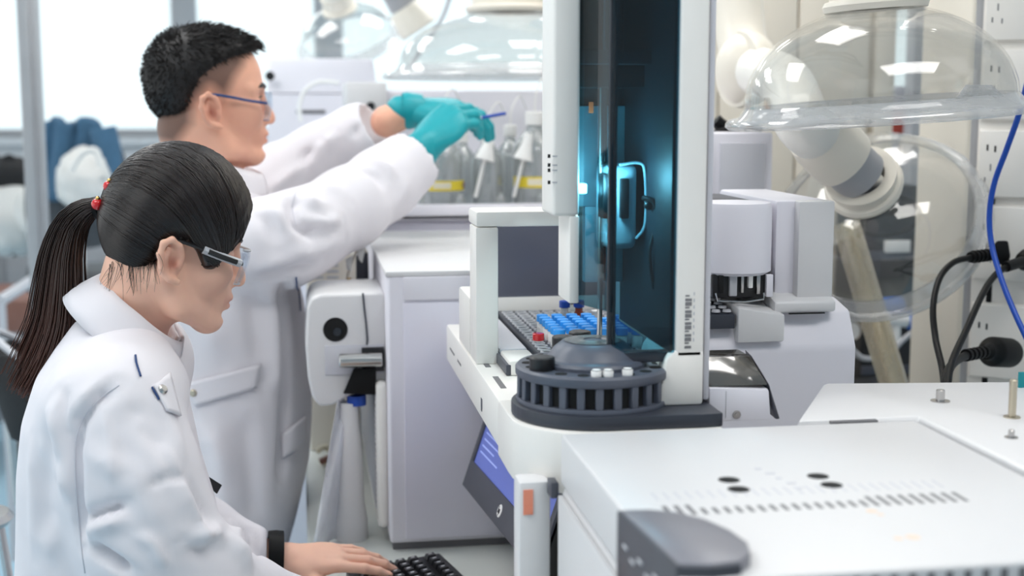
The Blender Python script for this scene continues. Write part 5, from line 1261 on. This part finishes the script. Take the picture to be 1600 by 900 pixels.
# hands
HL = at(447, 878, 1.905); HL.z = 0.949
XL = frame(HL, Vector((1, 0.05, -0.06)), Vector((0.12, -0.28, 1)))
Vl, Fl = hand_mesh(XL, [(0.06, 0.16, 0.15), (0.08, 0.22, 0.2), (0.1, 0.25, 0.2), (0.1, 0.25, 0.2)], 0.05, [(0.022, -0.026, -0.006), (0.046, -0.046, -0.018), (0.070, -0.050, -0.026), (0.092, -0.046, -0.030)], 1, fat=0.95, size=0.86)
HR = Vector((0.03, 1.66, 0.958))
XR = frame(HR, Vector((1, 0.12, -0.12)), Vector((0.1, 0.1, 1)))
Vr, Fr = hand_mesh(XR, [(0.2, 0.3, 0.25)]*4, 0.05, None, -1, h=0.003, fat=0.95, size=0.88)
# trunk hidden by the coat
def wz(py): return at(200, py, WY).z
def wx(px, py): return at(px, py, WY).x
rows = []
for py, xl, xr, ry in ((476, 140, 252, 0.060), (505, 112, 266, 0.100), (540, 86, 276, 0.150), (580, 60, 284, 0.182), (640, 42, 292, 0.196), (720, 32, 310, 0.194), (800, 28, 334, 0.188), (900, 27, 350, 0.188)):
    a, b = wx(xl, py), wx(xr, py); rows.append((wz(py), (a+b)/2, WY+0.01, (b-a)/2, ry))
zb, cx, cy, rx, ry = rows[-1]
rows += [(0.80, cx-0.004, cy, rx+0.02, ry+0.02), (0.52, cx-0.004, cy, rx+0.05, ry+0.05)]
core = [(z, c, y_, r*0.6, q*0.7) for z, c, y_, r, q in rows[1:-1]]
SR = at(178, 640, 1.575); ER = at(262, 935, 1.545); WR = HR+Vector((-0.045, 0, 0.0))
SL = Vector((SR.x-0.01, 1.885, SR.z)); EL = at(215, 880, 1.99); EL.z = 0.985; WL = HL+Vector((-0.035, 0.004, 0.006))
hips = [(cx, WY-0.09, 0.8), (cx, WY+0.10, 0.8)]; feet = [(cx+0.0, WY-0.10, 0.08), (cx+0.03, WY+0.11, 0.08)]
Vb, Fb = body_core(core, [[(h_[0], h_[1], 0.8), ((h_[0]+f_[0])/2, h_[1], 0.45), f_] for h_, f_ in zip(hips, feet)], [[SR, ER, WR], [SL, EL, WL]])
Vall, Fall = merge([(toW(Vh), Fh), (Vl, Fl), (Vr, Fr), (Vb, Fb)])
ext = len(Vall)-len(Vh)
attrs = {k: np.concatenate([v, np.zeros(ext)]) for k, v in at_h.items()}
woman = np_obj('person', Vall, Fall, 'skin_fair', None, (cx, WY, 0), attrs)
tag(woman, 'person with black ponytail in a white lab coat typing at the bench', 'person')
# ---- coat
s = SDF((-0.52, 1.40, 0.50), (0.10, 2.10, 1.42), 0.005)
s.loft(rows, 0.01, e=2.2)
s.chain([SR+Vector((0.02, 0.05, 0.01)), SR, at(212, 745, 1.55), at(238, 840, 1.545), ER], [0.062, 0.066, 0.066, 0.070, 0.066], 0.035)
mid = ER.lerp(WR, 0.5); s.chain([ER, at(300, 905, 1.56), mid+Vector((0, 0, 0.005)), WR], [0.066, 0.062, 0.056, 0.046], 0.03)
s.chain([SL+Vector((0.02, -0.05, 0.01)), SL, (SL+EL)/2+Vector((0.01, 0.02, 0)), EL], [0.062, 0.066, 0.064, 0.060], 0.03)
m1 = EL.lerp(WL, 0.5); s.chain([EL, m1+Vector((0, 0, 0.006)), WL+Vector((-0.02, 0, 0.002))], [0.060, 0.054, 0.043], 0.025)
# open the cuff and the neck
s.cone(WL+Vector((0.072, 0, 0)), WL+Vector((0.14, 0, 0)), 0.07, 0.07, 0.004, 's')
s.cone(at(205, 510, WY), at(225, 420, WY), 0.055, 0.075, 0.01, 's')
Vc, Fc = s.mesh(); Vc = relax(Vc, Fc, 2)
Nc = normals(Vc, Fc); Vc = Vc+Nc*(0.0022*noise3(Vc, 28, 1)+0.0012*noise3(Vc*np.array([1, 1, 0.4]), 75, 2))[:, None]
Vc = folds(Vc, Fc, [
    ([(183, 600), (150, 625), (124, 660), (115, 700), (118, 770), (126, 850)], -0.012, 0.008),
    ([(176, 598), (140, 622), (114, 655)], 0.005, 0.012),
    ([(130, 690), (160, 720), (200, 745)], 0.005, 0.012), ([(128, 812), (160, 800), (200, 790)], -0.008, 0.007), ([(130, 830), (165, 815), (210, 803)], 0.007, 0.010),
    ([(135, 850), (180, 880), (210, 900)], -0.008, 0.008), ([(215, 660), (262, 720), (300, 775), (335, 826)], -0.007, 0.010), ([(205, 640), (240, 700), (275, 765), (310, 830)], 0.007, 0.016),
    ([(345, 830), (375, 862), (398, 895)], 0.008, 0.012), ([(190, 700), (230, 780), (280, 850)], 0.006, 0.018), ([(285, 840), (320, 838), (352, 832)], 0.008, 0.010), ([(280, 858), (315, 858), (345, 850)], -0.007, 0.009),
    ([(92, 610), (84, 640), (86, 675), (95, 720)], 0.008, 0.014), ([(80, 640), (76, 690), (82, 740)], -0.006, 0.012), ([(90, 720), (100, 745), (108, 790)], 0.007, 0.014), ([(64, 700), (70, 780), (78, 860)], -0.005, 0.016), ([(50, 680), (54, 760), (58, 880)], 0.004, 0.014), ([(85, 800), (80, 850), (88, 895)], 0.006, 0.016),
    ([(235, 600), (262, 660), (290, 730)], 0.005, 0.012), ([(250, 680), (275, 730), (305, 790)], 0.004, 0.012),
    ([(130, 815), (165, 803), (202, 786)], -0.006, 0.004), ([(136, 852), (172, 874), (206, 899)], -0.007, 0.005), ([(245, 690), (275, 740), (302, 800), (318, 850)], 0.005, 0.006), ([(160, 640), (175, 700), (178, 760)], 0.004, 0.007), ([(225, 760), (262, 745), (290, 748)], -0.004, 0.005), ([(210, 830), (240, 850), (262, 890)], 0.005, 0.006), ([(104, 600), (100, 650), (106, 700)], -0.004, 0.006),
    ([(360, 812), (378, 830), (384, 855)], -0.009, 0.007), ([(350, 808), (366, 826), (370, 850)], 0.006, 0.008), ([(392, 818), (398, 840), (396, 862)], -0.006, 0.007)])
Vc = relax(Vc, Fc, 1, 0.35)
coat = np_obj('lab_coat', Vc, Fc, 'coat_white', woman)
bv = bvh_of(Vc, Fc)
# stand collar, folded over: a band around the neck leaning forward
def collar_band(parent, back, front, yb, w, hgt, lean, name='collar', tip=0.02):
    m = MB(); rows_ = []
    c = (back+front)/2; L = (front-back); ax = L.normalized(); half = L.length/2
    up_ = Vector((-ax.z, 0, ax.x)).normalized()
    if up_.z < 0: up_ = -up_
    for i in range(7):
        v = i/6; row = []
        for j in range(41):
            a = math.pi*2*(0.03+0.94*j/40)            # gap at the front
            ca, sa = math.cos(a), math.sin(a)
            flare = 1+0.16*(1-v)
            p = c + ax*(half*ca*flare) + Vector((0, 1, 0))*(w*sa*flare) + up_*(hgt*(v-0.45)*(1-0.25*max(0, ca)) + lean*ca*v)
            row.append(p)
        rows_.append(row)
    m.sheet(rows_, 0.004); o1 = m.build(name, 'coat_white', parent, ang=180)
    # turned-down outer leaf
    m = MB(); rr = []
    for i in range(5):
        v = i/4; row = []
        for j in range(41):
            p = Vector(rows_[6][j]); q = Vector(rows_[0][j]); d = (p-c); d -= up_*d.dot(up_); d.normalize()
            row.append(p.lerp(q, v*0.92) + d*(0.004+0.010*math.sin(v*1.7)) + up_*(0.004*(1-v)))
        rr.append(row)
    m.sheet(rr, 0.0035); m.build('collar_leaf', 'coat_white', parent, ang=180)
    return rr
collar_band(coat, at(140, 462, WY), at(262, 553, WY), WY, 0.068, 0.052, 0.0)
# lapel tab, snap, piping, pen
m = patch(bv, [(238, 604), (262, 584), (279, 652), (258, 642)], 8, 6, 0.003, 0.003)
if m: m.build('placket', 'coat_white', coat, ang=180)
p, q = surf(bv, 250, 612)
m = MB(); m.lathe([(0, 0.0035), (0.004, 0.0035), (0.0055, 0.002), (0.006, 0)], p+q*0.005, q, n=18); m.build('snap_button', 'steel', coat)
for pts in ([(211, 557), (212, 568), (216, 580), (219, 589)], [(236, 606), (242, 616), (247, 625)]):
    L = on_surf(bv, pts, 0.002); m = MB(); m.tube(L, 0.0013, 6); m.build('blue_piping', 'piping_blue', coat)
for pts in ([(186, 602), (152, 626), (126, 662), (117, 702), (119, 770), (127, 850), (133, 895)],):
    L = on_surf(bv, [tuple(p.xy) for p in bez([(a_, b_, 0) for a_, b_ in pts], 4)], 0.0004, 2); m = MB(); m.tube(L, 0.0009, 6); m.build('seam', 'coat_seam', coat)
p = at(320, 752, 1.80)
m = MB(); m.hull([at(px, py, y) for px, py in ((316, 738), (347, 758), (339, 772), (318, 754)) for y in (1.78, 1.80)], 0.001); m.build('pocket_badge', 'black_plastic', coat)
# wrist band
xl = XL.to_3x3().col[0]
m = MB(); m.lathe([(0.026, -0.011), (0.0335, -0.011), (0.0345, 0), (0.0335, 0.011), (0.026, 0.011)], WL+Vector((0.02, 0, -0.001)), xl, n=32); m.build('wrist_band', 'black_rubber', woman)
legs_and_shoes(woman, hips, feet, 0.7)
# ---- hair
s = SDF((-0.13, -0.105, -0.09), (0.13, 0.105, 0.15), 0.003)
s.ell((0.010, 0, 0.042), (0.092, 0.080, 0.087), 0.001)
s.ell((-0.020, 0, 0.012), (0.062, 0.074, 0.070), 0.03)
s.ell((0.050, 0, 0.030), (0.052, 0.074, 0.062), 0.02)
for q in (-1, 1): s.ell((0.050, q*0.052, -0.004), (0.028, 0.022, 0.032), 0.012)
s.poly_cut([(0.120, 0.092), (0.104, 0.072), (0.092, 0.042), (0.088, 0.020), (0.072, -0.002), (0.058, -0.024), (0.045, -0.026), (0.030, -0.004), (0.014, 0.006), (-0.004, -0.004), (-0.018, -0.030), (-0.036, -0.054), (-0.062, -0.062), (-0.12, -0.05), (-0.14, 0.2), (0.13, 0.2)], 0.008)
Vs, Fs = s.mesh(); Vs = relax(Vs, Fs, 2)
hair = np_obj('hair', toW(Vs), Fs, 'hair_black', woman)
bh = bvh_of(Vs, Fs)
tie_l = Xw.inverted() @ at(158, 322, WY+0.01)
cen = Vector((-0.008, 0, -0.008)); td = (tie_l-cen).normalized()
rng = np.random.RandomState(11); paths = []
starts = []
for k in range(2600):
    side = rng.choice([-1, -1, 1]); u = rng.rand()
    line = [(0.108, 0.0, 0.080), (0.098, 0.045, 0.066), (0.086, 0.066, 0.03), (0.070, 0.074, -0.002), (0.052, 0.077, -0.024), (0.030, 0.078, 0.002), (0.010, 0.079, 0.004), (-0.006, 0.078, -0.024), (-0.022, 0.070, -0.052), (-0.044, 0.052, -0.080), (-0.062, 0.02, -0.085)]
    w = rng.rand()*(len(line)-1); i = int(w); f = w-i; a = Vector(line[i]).lerp(Vector(line[i+1]), f); a.y *= side
    starts.append((a-cen).normalized())
for k in range(1900):   # extra starts anywhere on the scalp so that the cover is even
    d = Vector((rng.normal(), rng.normal(), rng.normal()+0.5)).normalized()
    if d.dot(td) > 0.93: continue
    starts.append(d)
for d0 in starts:
    ang = d0.angle(td); P = []; jit = 0.0006+0.0018*rng.rand(); K = 14
    for i in range(K):
        t_ = i/(K-1); d = d0.slerp(td, t_) if ang > 1e-3 else td
        h_ = bh.ray_cast(cen+d*0.3, -d)
        if h_[0] is None:
            if P: break
            continue
        P.append(h_[0]+d*jit)
    if len(P) < 6: continue
    Q = [P[min(int(f_), len(P)-2)].lerp(P[min(int(f_), len(P)-2)+1], f_-min(int(f_), len(P)-2)) for f_ in np.linspace(0, len(P)-1, K)]; P = Q
    P[-1] = P[-1].lerp(tie_l, 0.5)
    # reject strands that cross the face
    if any((p.x > 0.08 and p.z < 0.0) for p in P): continue
    paths.append([tuple(p) for p in P])
paths = toW(np.array(paths).reshape(-1, 3)).reshape(len(paths), 14, 3)
strands('hair_strands', paths, 0.0008, 0.0005, 'hair_black', hair)
# loose baby hairs on the nape
bvh_head = bvh_of(toW(Vh), Fh); bp_ = []
for k in range(55):
    x0 = rng.uniform(172, 250); y0 = 418-0.35*(x0-172)+rng.uniform(-8, 2); dx = rng.uniform(-16, 8); dy = rng.uniform(22, 62); cv = rng.normal()*5; P = []
    for t_ in np.linspace(0, 1, 6):
        p, q = surf(bvh_head, x0+dx*t_+cv*t_*(1-t_)*4, y0+dy*t_)
        if p is None: break
        P.append(tuple(p+q*(0.0012+0.002*t_*rng.rand())))
    if len(P) == 6: bp_.append(P)
strands('nape_wisps', bp_, 0.00032, 0.00012, 'hair_black', hair)
# ponytail
tie = at(152, 324, WY+0.01)
axis = [at(*p, WY+0.01) for p in ((158, 320), (136, 328), (112, 352), (98, 398), (93, 450), (86, 510), (64, 570), (38, 620))]
pp = []
for k in range(1100):
    a = rng.rand()*2*math.pi; r = math.sqrt(rng.rand()); endk = 0.80+0.2*rng.rand() if rng.rand() > 0.25 else 0.6+0.3*rng.rand()
    AX = bez(axis, 5); n_ = len(AX); P = []
    off_end = rng.normal()*0.008
    for i in range(14):
        t_ = i/13*endk; f = t_*(n_-1); i0 = min(int(f), n_-2); c = AX[i0].lerp(AX[i0+1], f-i0)
        tg = (AX[min(i0+2, n_-1)]-AX[max(i0-1, 0)]).normalized(); u_ = tg.cross(Vector((0, 1, 0))).normalized()
        wdt = np.interp(t_, [0, 0.06, 0.25, 0.55, 0.8, 1], [0.011, 0.010, 0.016, 0.023, 0.027, 0.024]); thk = np.interp(t_, [0, 0.06, 0.3, 1], [0.012, 0.011, 0.020, 0.020])
        P.append(tuple(c + u_*(r*math.cos(a)*wdt + off_end*t_) + Vector((0, 1, 0))*(r*math.sin(a)*thk)))
    pp.append(P)
strands('ponytail', pp, 0.0011, 0.0006, 'hair_brown', hair, tip=np.linspace(0, 1, 14)**3*0.8)
# the side lock falling on the collar
lk = []
for k in range(60):
    P = bez([at(112+rng.normal()*4, 470, WY-0.02), at(135+rng.normal()*3, 505, WY-0.05), at(158+rng.normal()*3, 522, WY-0.06), at(176+rng.normal()*6, 540+rng.normal()*3, WY-0.06)], 3); lk.append([tuple(p) for p in P])
strands('side_lock', lk, 0.0007, 0.0003, 'hair_brown', hair, tip=np.zeros(10))
# hair tie with beads
tt = thing_part('hair_tie', woman)
m = MB(); d_ = (axis[1]-axis[0]).normalized()
m.lathe([(0.010+0.004*math.cos(a), 0.006*math.sin(a)) for a in [2*math.pi*k/12 for k in range(13)]], at(150, 326, WY+0.01), d_, n=20); m.build('band', 'black_rubber', tt)
for (px, py, mt, r) in ((170, 291, 'red_bead', 0.0070), (152, 319, 'red_bead', 0.0072)):
    b0 = at(px, py, WY-0.035); m = MB(); m.ball(b0, r, 18, 12); bo_ = m.build('bead', mt, tt)
    m = MB(); m.ball(b0+Vector((0.001, -0.002, 0.007)), 0.0028, 10, 8); m.build('pearl', 'gold', bo_)
# face details
X = Xw
for q in (-1, 1):
    m = MB(); m.tube([X @ Vector(p) for p in bez([(0.0965, q*0.014, 0.017), (0.0905, q*0.030, 0.022), (0.077, q*0.048, 0.017)], 5)], [0.0008, 0.0016, 0.002, 0.0022, 0.0024, 0.0024, 0.0022, 0.002, 0.0016, 0.001, 0.0006], 6, flat=1.6); m.build('eyebrow', 'hair_black', woman)
    m = MB(); m.tube([X @ Vector(p) for p in bez([(0.0905, q*0.020, -0.007), (0.0925, q*0.031, -0.008), (0.083, q*0.043, -0.006)], 4)], 0.0011, 6); m.build('eyelash', 'hair_black', woman)
glasses(woman, X, 'black_plastic', 'lens_clear', True)
m = MB(); mp_ = at(238, 445, WY-0.052)
# ================================================================ the man reaching for the bottles
MY = 2.40
SCM = 1.03
Rm = Matrix.Rotation(math.radians(13), 4, 'Z') @ Matrix.Rotation(math.radians(1), 4, 'Y') @ Matrix.Diagonal((SCM, SCM, SCM, 1))
Xm = Matrix.Translation(at(429, 187, MY) - (Rm @ Vector((0.119, 0, -0.035)))) @ Rm
s = head_sdf(0.0022, True)
nb = Xm.inverted() @ at(330, 300, MY)
s2 = SDF((-0.13, -0.10, -0.22), (0.14, 0.10, 0.13), 0.0022); put_head(s2, s)
s2.cone((-0.022, 0, -0.05), (nb.x, nb.y, nb.z), 0.054, 0.060, 0.022)
Vh, Fh = s2.mesh(); Vh = relax(Vh, Fh, 1, 0.4); at_h = face_attr(Vh, True)
# close-cropped sides and nape
P2 = np.array([(0.062, 0.050), (0.046, 0.030), (0.034, 0.006), (0.024, -0.006), (0.0, 0.012), (-0.020, -0.010), (-0.022, -0.045), (-0.05, -0.085), (-0.12, -0.07), (-0.12, 0.15), (0.08, 0.15)])
def inside(P, x, z):
    ins = np.zeros(len(x), bool); d = np.full(len(x), 1e9)
    for (ax, az), (bx, bz) in zip(P, np.roll(P, -1, 0)):
        c = ((az > z) != (bz > z)); ins ^= c & (x < (bx-ax)*(z-az)/((bz-az) if bz != az else 1e-9)+ax)
        t = np.clip(((x-ax)*(bx-ax)+(z-az)*(bz-az))/((bx-ax)**2+(bz-az)**2), 0, 1); d = np.minimum(d, np.hypot(x-ax-t*(bx-ax), z-az-t*(bz-az)))
    return np.where(ins, d, -d)
at_h['stubble'] = np.clip(inside(P2, Vh[:, 0], Vh[:, 2])/0.02+0.15, 0, 1)*0.85*(np.abs(Vh[:, 1]) < 0.0735)
Mm = np.array(Xm.to_3x3()); tm = np.array(Xm.translation); toM = lambda V: V@Mm.T+tm
def mx(px, py): return at(px, py, MY).x
def mz(py): return at(350, py, MY).z
rows = []
for py, xl, xr, ry in ((268, 285, 398, 0.062), (290, 262, 412, 0.11), (318, 240, 425, 0.17), (350, 225, 440, 0.205), (400, 216, 458, 0.215), (470, 214, 474, 0.21), (560, 216, 486, 0.20), (640, 220, 489, 0.20), (720, 226, 484, 0.205), (800, 234, 466, 0.215), (860, 236, 448, 0.22)):
    a, b = mx(xl, py), mx(xr, py); rows.append((mz(py), (a+b)/2, MY+0.01, (b-a)/2, ry))
zb, cx, cy, rx, ry = rows[-1]; rows += [(0.42, cx-0.01, cy, rx+0.03, ry+0.05)]
core = [(z, c, y_, r*0.6, q*0.65) for z, c, y_, r, q in rows[1:-1]]
AR = [at(395, 385, 2.235), at(440, 378, 2.24), at(482, 358, 2.27), at(543, 325, 2.34), at(600, 287, 2.41), at(640, 254, 2.45), at(657, 238, 2.465)]
AL = [at(372, 320, 2.58), at(430, 285, 2.63), at(500, 246, 2.64), at(560, 212, 2.62), at(604, 190, 2.60)]
hips = [(cx, MY-0.10, 0.8), (cx, MY+0.11, 0.8)]; feet = [(cx-0.02, MY-0.12, 0.08), (cx, MY+0.13, 0.08)]
Vb, Fb = body_core(core, [[(h_[0], h_[1], 0.85), ((h_[0]+f_[0])/2, h_[1], 0.45), f_] for h_, f_ in zip(hips, feet)], [[AR[0], AR[3], AR[6]], [AL[0], AL[2], AL[4]]])
# bare far wrist
wl = at(642, 173, 2.60); s = SDF((AL[4].x-0.06, 2.52, wl.z-0.12), (wl.x+0.06, 2.68, wl.z+0.12), 0.003); s.cone(AL[4], wl, 0.031, 0.027, 0.01); Vw, Fw = s.mesh()
Vall, Fall = merge([(toM(Vh), Fh), (Vw, Fw), (Vb, Fb)]); ext = len(Vall)-len(Vh)
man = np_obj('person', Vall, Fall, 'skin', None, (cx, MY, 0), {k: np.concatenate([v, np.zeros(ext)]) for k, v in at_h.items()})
tag(man, 'person in white lab coat and teal gloves reaching for solvent bottles', 'person')
# gloves
WRm = at(662, 230, 2.47); 
X1 = frame(WRm, at(722, 170, 2.50)-WRm, Vector((-0.5, -0.80, 0.62)))
Vg, Fg = hand_mesh(X1, [(0.75, 0.75, 0.4), (0.72, 0.8, 0.45), (0.70, 0.85, 0.5), (0.65, 0.7, 0.4)], 0.03, [(0.022, -0.026, -0.010), (0.050, -0.036, -0.036), (0.080, -0.026, -0.052), (0.102, -0.012, -0.058)], -1, fat=1.14, arm=0.02, lift=(0.05, 0, 0, 0.05))
gr = np_obj('glove', Vg, Fg, 'teal_glove', man)
ct = (at(722, 170, 2.50)-WRm).normalized(); cw = WRm-ct*0.016
m = MB(); m.lathe([(0.032, -0.006), (0.035, -0.008), (0.0365, 0.0), (0.033, 0.018), (0.030, 0.03)], cw, ct, n=28); m.build('glove_cuff', 'teal_glove', gr)
dl = (at(690, 170, 2.60)-wl).normalized(); X2 = frame(wl, dl, Vector((-0.1, -0.3, 1)))
Vg, Fg = hand_mesh(X2, [(0.4, 0.6, 0.4)]*4, 0.03, None, 1, h=0.0022, fat=1.12, arm=0.02)
gf = np_obj('glove', Vg, Fg, 'teal_glove', man)
m = MB(); m.lathe([(0.032, -0.014), (0.0345, -0.015), (0.036, -0.005), (0.033, 0.012), (0.030, 0.024)], wl, dl, n=28); m.build('glove_cuff', 'teal_glove', gf)
# blue pen-like stirrer in the fingers
a = at(752, 184, 2.545); b = at(790, 177, 2.56); t = thing('blue_stick', 'short blue plastic stick held in the near gloved fingers', 'stick', a)
m = MB(); m.cyl(a, b, 0.0032, n=12, bev=0.0006); m.build('shaft', 'cap_dark_blue', t)
m = MB(); m.cyl(a-(b-a)*0.25, a, 0.0024, n=10); m.build('stem', 'label_white', t)
# ---- coat
s = SDF((-0.42, 2.08, 0.40), (0.34, 2.78, 1.62), 0.0065)
s.loft(rows, 0.01, e=2.2)
s.chain(AR, [0.074, 0.072, 0.066, 0.064, 0.060, 0.050, 0.043], 0.035)
s.chain(AL, [0.074, 0.068, 0.060, 0.054, 0.044], 0.035)
d1 = (AR[6]-AR[5]).normalized(); s.cone(AR[6]-d1*0.01, AR[6]+d1*0.08, 0.036, 0.042, 0.003, 's')
s.cone(AR[6]+d1*0.012, AR[6]+d1*0.10, 0.06, 0.06, 0.003, 's')
d2 = (AL[4]-AL[3]).normalized(); s.cone(AL[4]+d2*0.006, AL[4]+d2*0.10, 0.06, 0.06, 0.003, 's'); s.cone(AL[4]-d2*0.02, AL[4]+d2*0.05, 0.034, 0.036, 0.003, 's')
s.cone(at(335, 290, MY), at(352, 225, MY), 0.06, 0.085, 0.01, 's')
Vc, Fc = s.mesh(); Vc = relax(Vc, Fc, 2)
Nc = normals(Vc, Fc); Vc = Vc+Nc*(0.0025*noise3(Vc, 24, 3)+0.0014*noise3(Vc*np.array([1, 1, 0.4]), 65, 4))[:, None]
Vc = folds(Vc, Fc, [
    ([(462, 303), (455, 325), (462, 350), (480, 362), (505, 362)], -0.012, 0.009), ([(470, 300), (490, 318), (515, 330)], 0.009, 0.012), ([(495, 285), (530, 300), (548, 318)], 0.006, 0.014), ([(480, 345), (510, 350), (535, 340)], 0.008, 0.010),
    ([(400, 330), (420, 345), (440, 385)], -0.007, 0.012), ([(412, 320), (432, 335), (450, 365)], 0.007, 0.012), ([(440, 400), (490, 395), (540, 370)], 0.006, 0.014), ([(395, 440), (440, 425), (500, 412)], -0.008, 0.012), ([(395, 418), (430, 412), (470, 400)], 0.006, 0.012),
    ([(560, 260), (590, 275), (605, 300)], -0.007, 0.009), ([(575, 245), (605, 262), (622, 285)], 0.006, 0.010), ([(610, 330), (630, 300), (640, 270)], 0.005, 0.012),
    ([(420, 300), (450, 275), (480, 255)], 0.006, 0.010), ([(470, 262), (480, 240), (500, 225)], -0.007, 0.009), ([(510, 240), (515, 220), (530, 205)], 0.006, 0.009), ([(550, 222), (556, 205), (566, 190)], -0.006, 0.008), ([(490, 250), (495, 235), (508, 218)], 0.006, 0.009),
    ([(300, 480), (330, 520), (350, 570)], 0.006, 0.02), ([(390, 455), (400, 520), (410, 580)], -0.006, 0.016), ([(420, 445), (428, 520), (432, 620)], 0.007, 0.014), ([(440, 440), (446, 540), (446, 640), (440, 760)], -0.010, 0.011),
    ([(300, 650), (340, 700), (360, 760)], 0.006, 0.02), ([(380, 640), (390, 720), (400, 830)], -0.006, 0.018), ([(330, 640), (350, 720), (352, 830)], 0.005, 0.018)])
Vc = relax(Vc, Fc, 1, 0.35)
coat = np_obj('lab_coat', Vc, Fc, 'coat_white', man); bv = bvh_of(Vc, Fc)
collar_band(coat, at(292, 268, MY), at(402, 292, MY), MY, 0.078, 0.05, 0.0)
m = patch(bv, [(290, 598), (407, 568), (399, 606), (306, 634)], 6, 12, 0.004, 0.004)
if m: m.build('pocket_flap', 'coat_white', coat, ang=180)
p, q = surf(bv, 304, 613); m = MB(); m.lathe([(0, 0.004), (0.004, 0.004), (0.006, 0.002), (0.0065, 0)], p+q*0.006, q, n=16); m.build('snap_button', 'brushed_brass', coat)
m = patch(bv, [(440, 678), (474, 650), (475, 690), (441, 716)], 6, 8, 0.004, 0.004)
if m: m.build('pocket_welt', 'coat_white', coat, ang=180)
for pts in ([(441, 716), (452, 709), (464, 699), (475, 690)], [(462, 432), (464, 450), (466, 470), (467, 486)]):
    L = on_surf(bv, pts, 0.003)
    if len(L) > 2: m = MB(); m.tube(L, 0.0014, 6); m.build('blue_piping', 'piping_blue', coat)
for pts in ([(462, 300), (456, 325), (463, 352)],):
    L = on_surf(bv, pts, 0.0004)
    if len(L) > 2: m = MB(); m.tube(L, 0.0010, 6); m.build('seam', 'coat_seam', coat)
legs_and_shoes(man, hips, feet, 0.6)
# ---- hair
s = SDF((-0.13, -0.10, -0.09), (0.13, 0.10, 0.15), 0.003)
s.ell((0.000, 0, 0.046), (0.091, 0.0745, 0.073), 0.001)
s.ell((0.045, 0, 0.072), (0.050, 0.056, 0.030), 0.02)
s.ell((-0.045, 0, 0.02), (0.050, 0.066, 0.062), 0.02)
s.poly_cut([(0.095, 0.080), (0.060, 0.072), (0.036, 0.064), (0.010, 0.050), (-0.012, 0.030), (-0.026, 0.005), (-0.040, -0.030), (-0.056, -0.052), (-0.12, -0.05), (-0.14, 0.2), (0.12, 0.2)], 0.010)
Vs, Fs = s.mesh(); Vs = relax(Vs, Fs, 2)
hair = np_obj('hair', toM(Vs), Fs, 'hair_short', man)
rng = np.random.RandomState(5); Nn = normals(Vs, Fs); idx = rng.choice(len(Vs), 5200); paths = []
for i in idx:
    v = Vs[i]; n_ = Nn[i]
    if n_[2] < -0.5 and v[2] > 0.0: continue
    top = np.clip((v[2]-0.02)/0.08, 0, 1); Lh = 0.005+0.010*top*(0.6+0.8*rng.rand()); flow = np.array([0.9*top+0.15, 0.0, -0.55*(1-top)]) if v[0] > -0.05 else np.array([-0.3, 0, 0.25*top-0.6*(1-top)])
    d = n_*(0.35+0.35*rng.rand())+flow*0.8+rng.normal(size=3)*0.22; d /= np.linalg.norm(d)
    if v[0] < -0.04 and v[2] > 0.05: d = n_*0.9+rng.normal(size=3)*0.3; d /= np.linalg.norm(d); Lh *= 0.8
    bend = np.array([0.1, 0, -0.35])
    paths.append([v-n_*0.001+d*Lh*t+bend*Lh*t*t*0.6 for t in (0, 0.4, 0.75, 1)])
paths = toM(np.array(paths).reshape(-1, 3)).reshape(len(paths), 4, 3)
strands('hair_strands', paths, 0.0009, 0.0003, 'hair_short', hair)
for q in (-1, 1):
    m = MB(); m.tube([Xm @ Vector(p) for p in bez([(0.099, q*0.010, 0.017), (0.094, q*0.028, 0.023), (0.078, q*0.050, 0.017)], 5)], [0.001, 0.002, 0.0026, 0.003, 0.0032, 0.0032, 0.003, 0.0026, 0.002, 0.0012, 0.0006], 6, flat=1.7); m.build('eyebrow', 'hair_short', man)
    m = MB(); m.ball(Xm @ Vector((0.0765, q*0.031, -0.003)), (0.0128, 0.0128, 0.0128), 16, 10); ey_ = m.build('eye', 'pearl', man)
    m = MB(); m.ball(Xm @ Vector((0.0855, q*0.030, -0.003)), (0.0052, 0.0052, 0.0052), 12, 8); m.build('iris', 'hair_black', ey_)
    m = MB(); m.tube([Xm @ Vector(p) for p in bez([(0.090, q*0.020, 0.002), (0.0915, q*0.031, 0.004), (0.083, q*0.043, 0.001)], 4)], 0.0011, 6); m.build('eyelash', 'hair_black', man)
glasses(man, Xm, 'piping_blue', 'lens_clear', False)
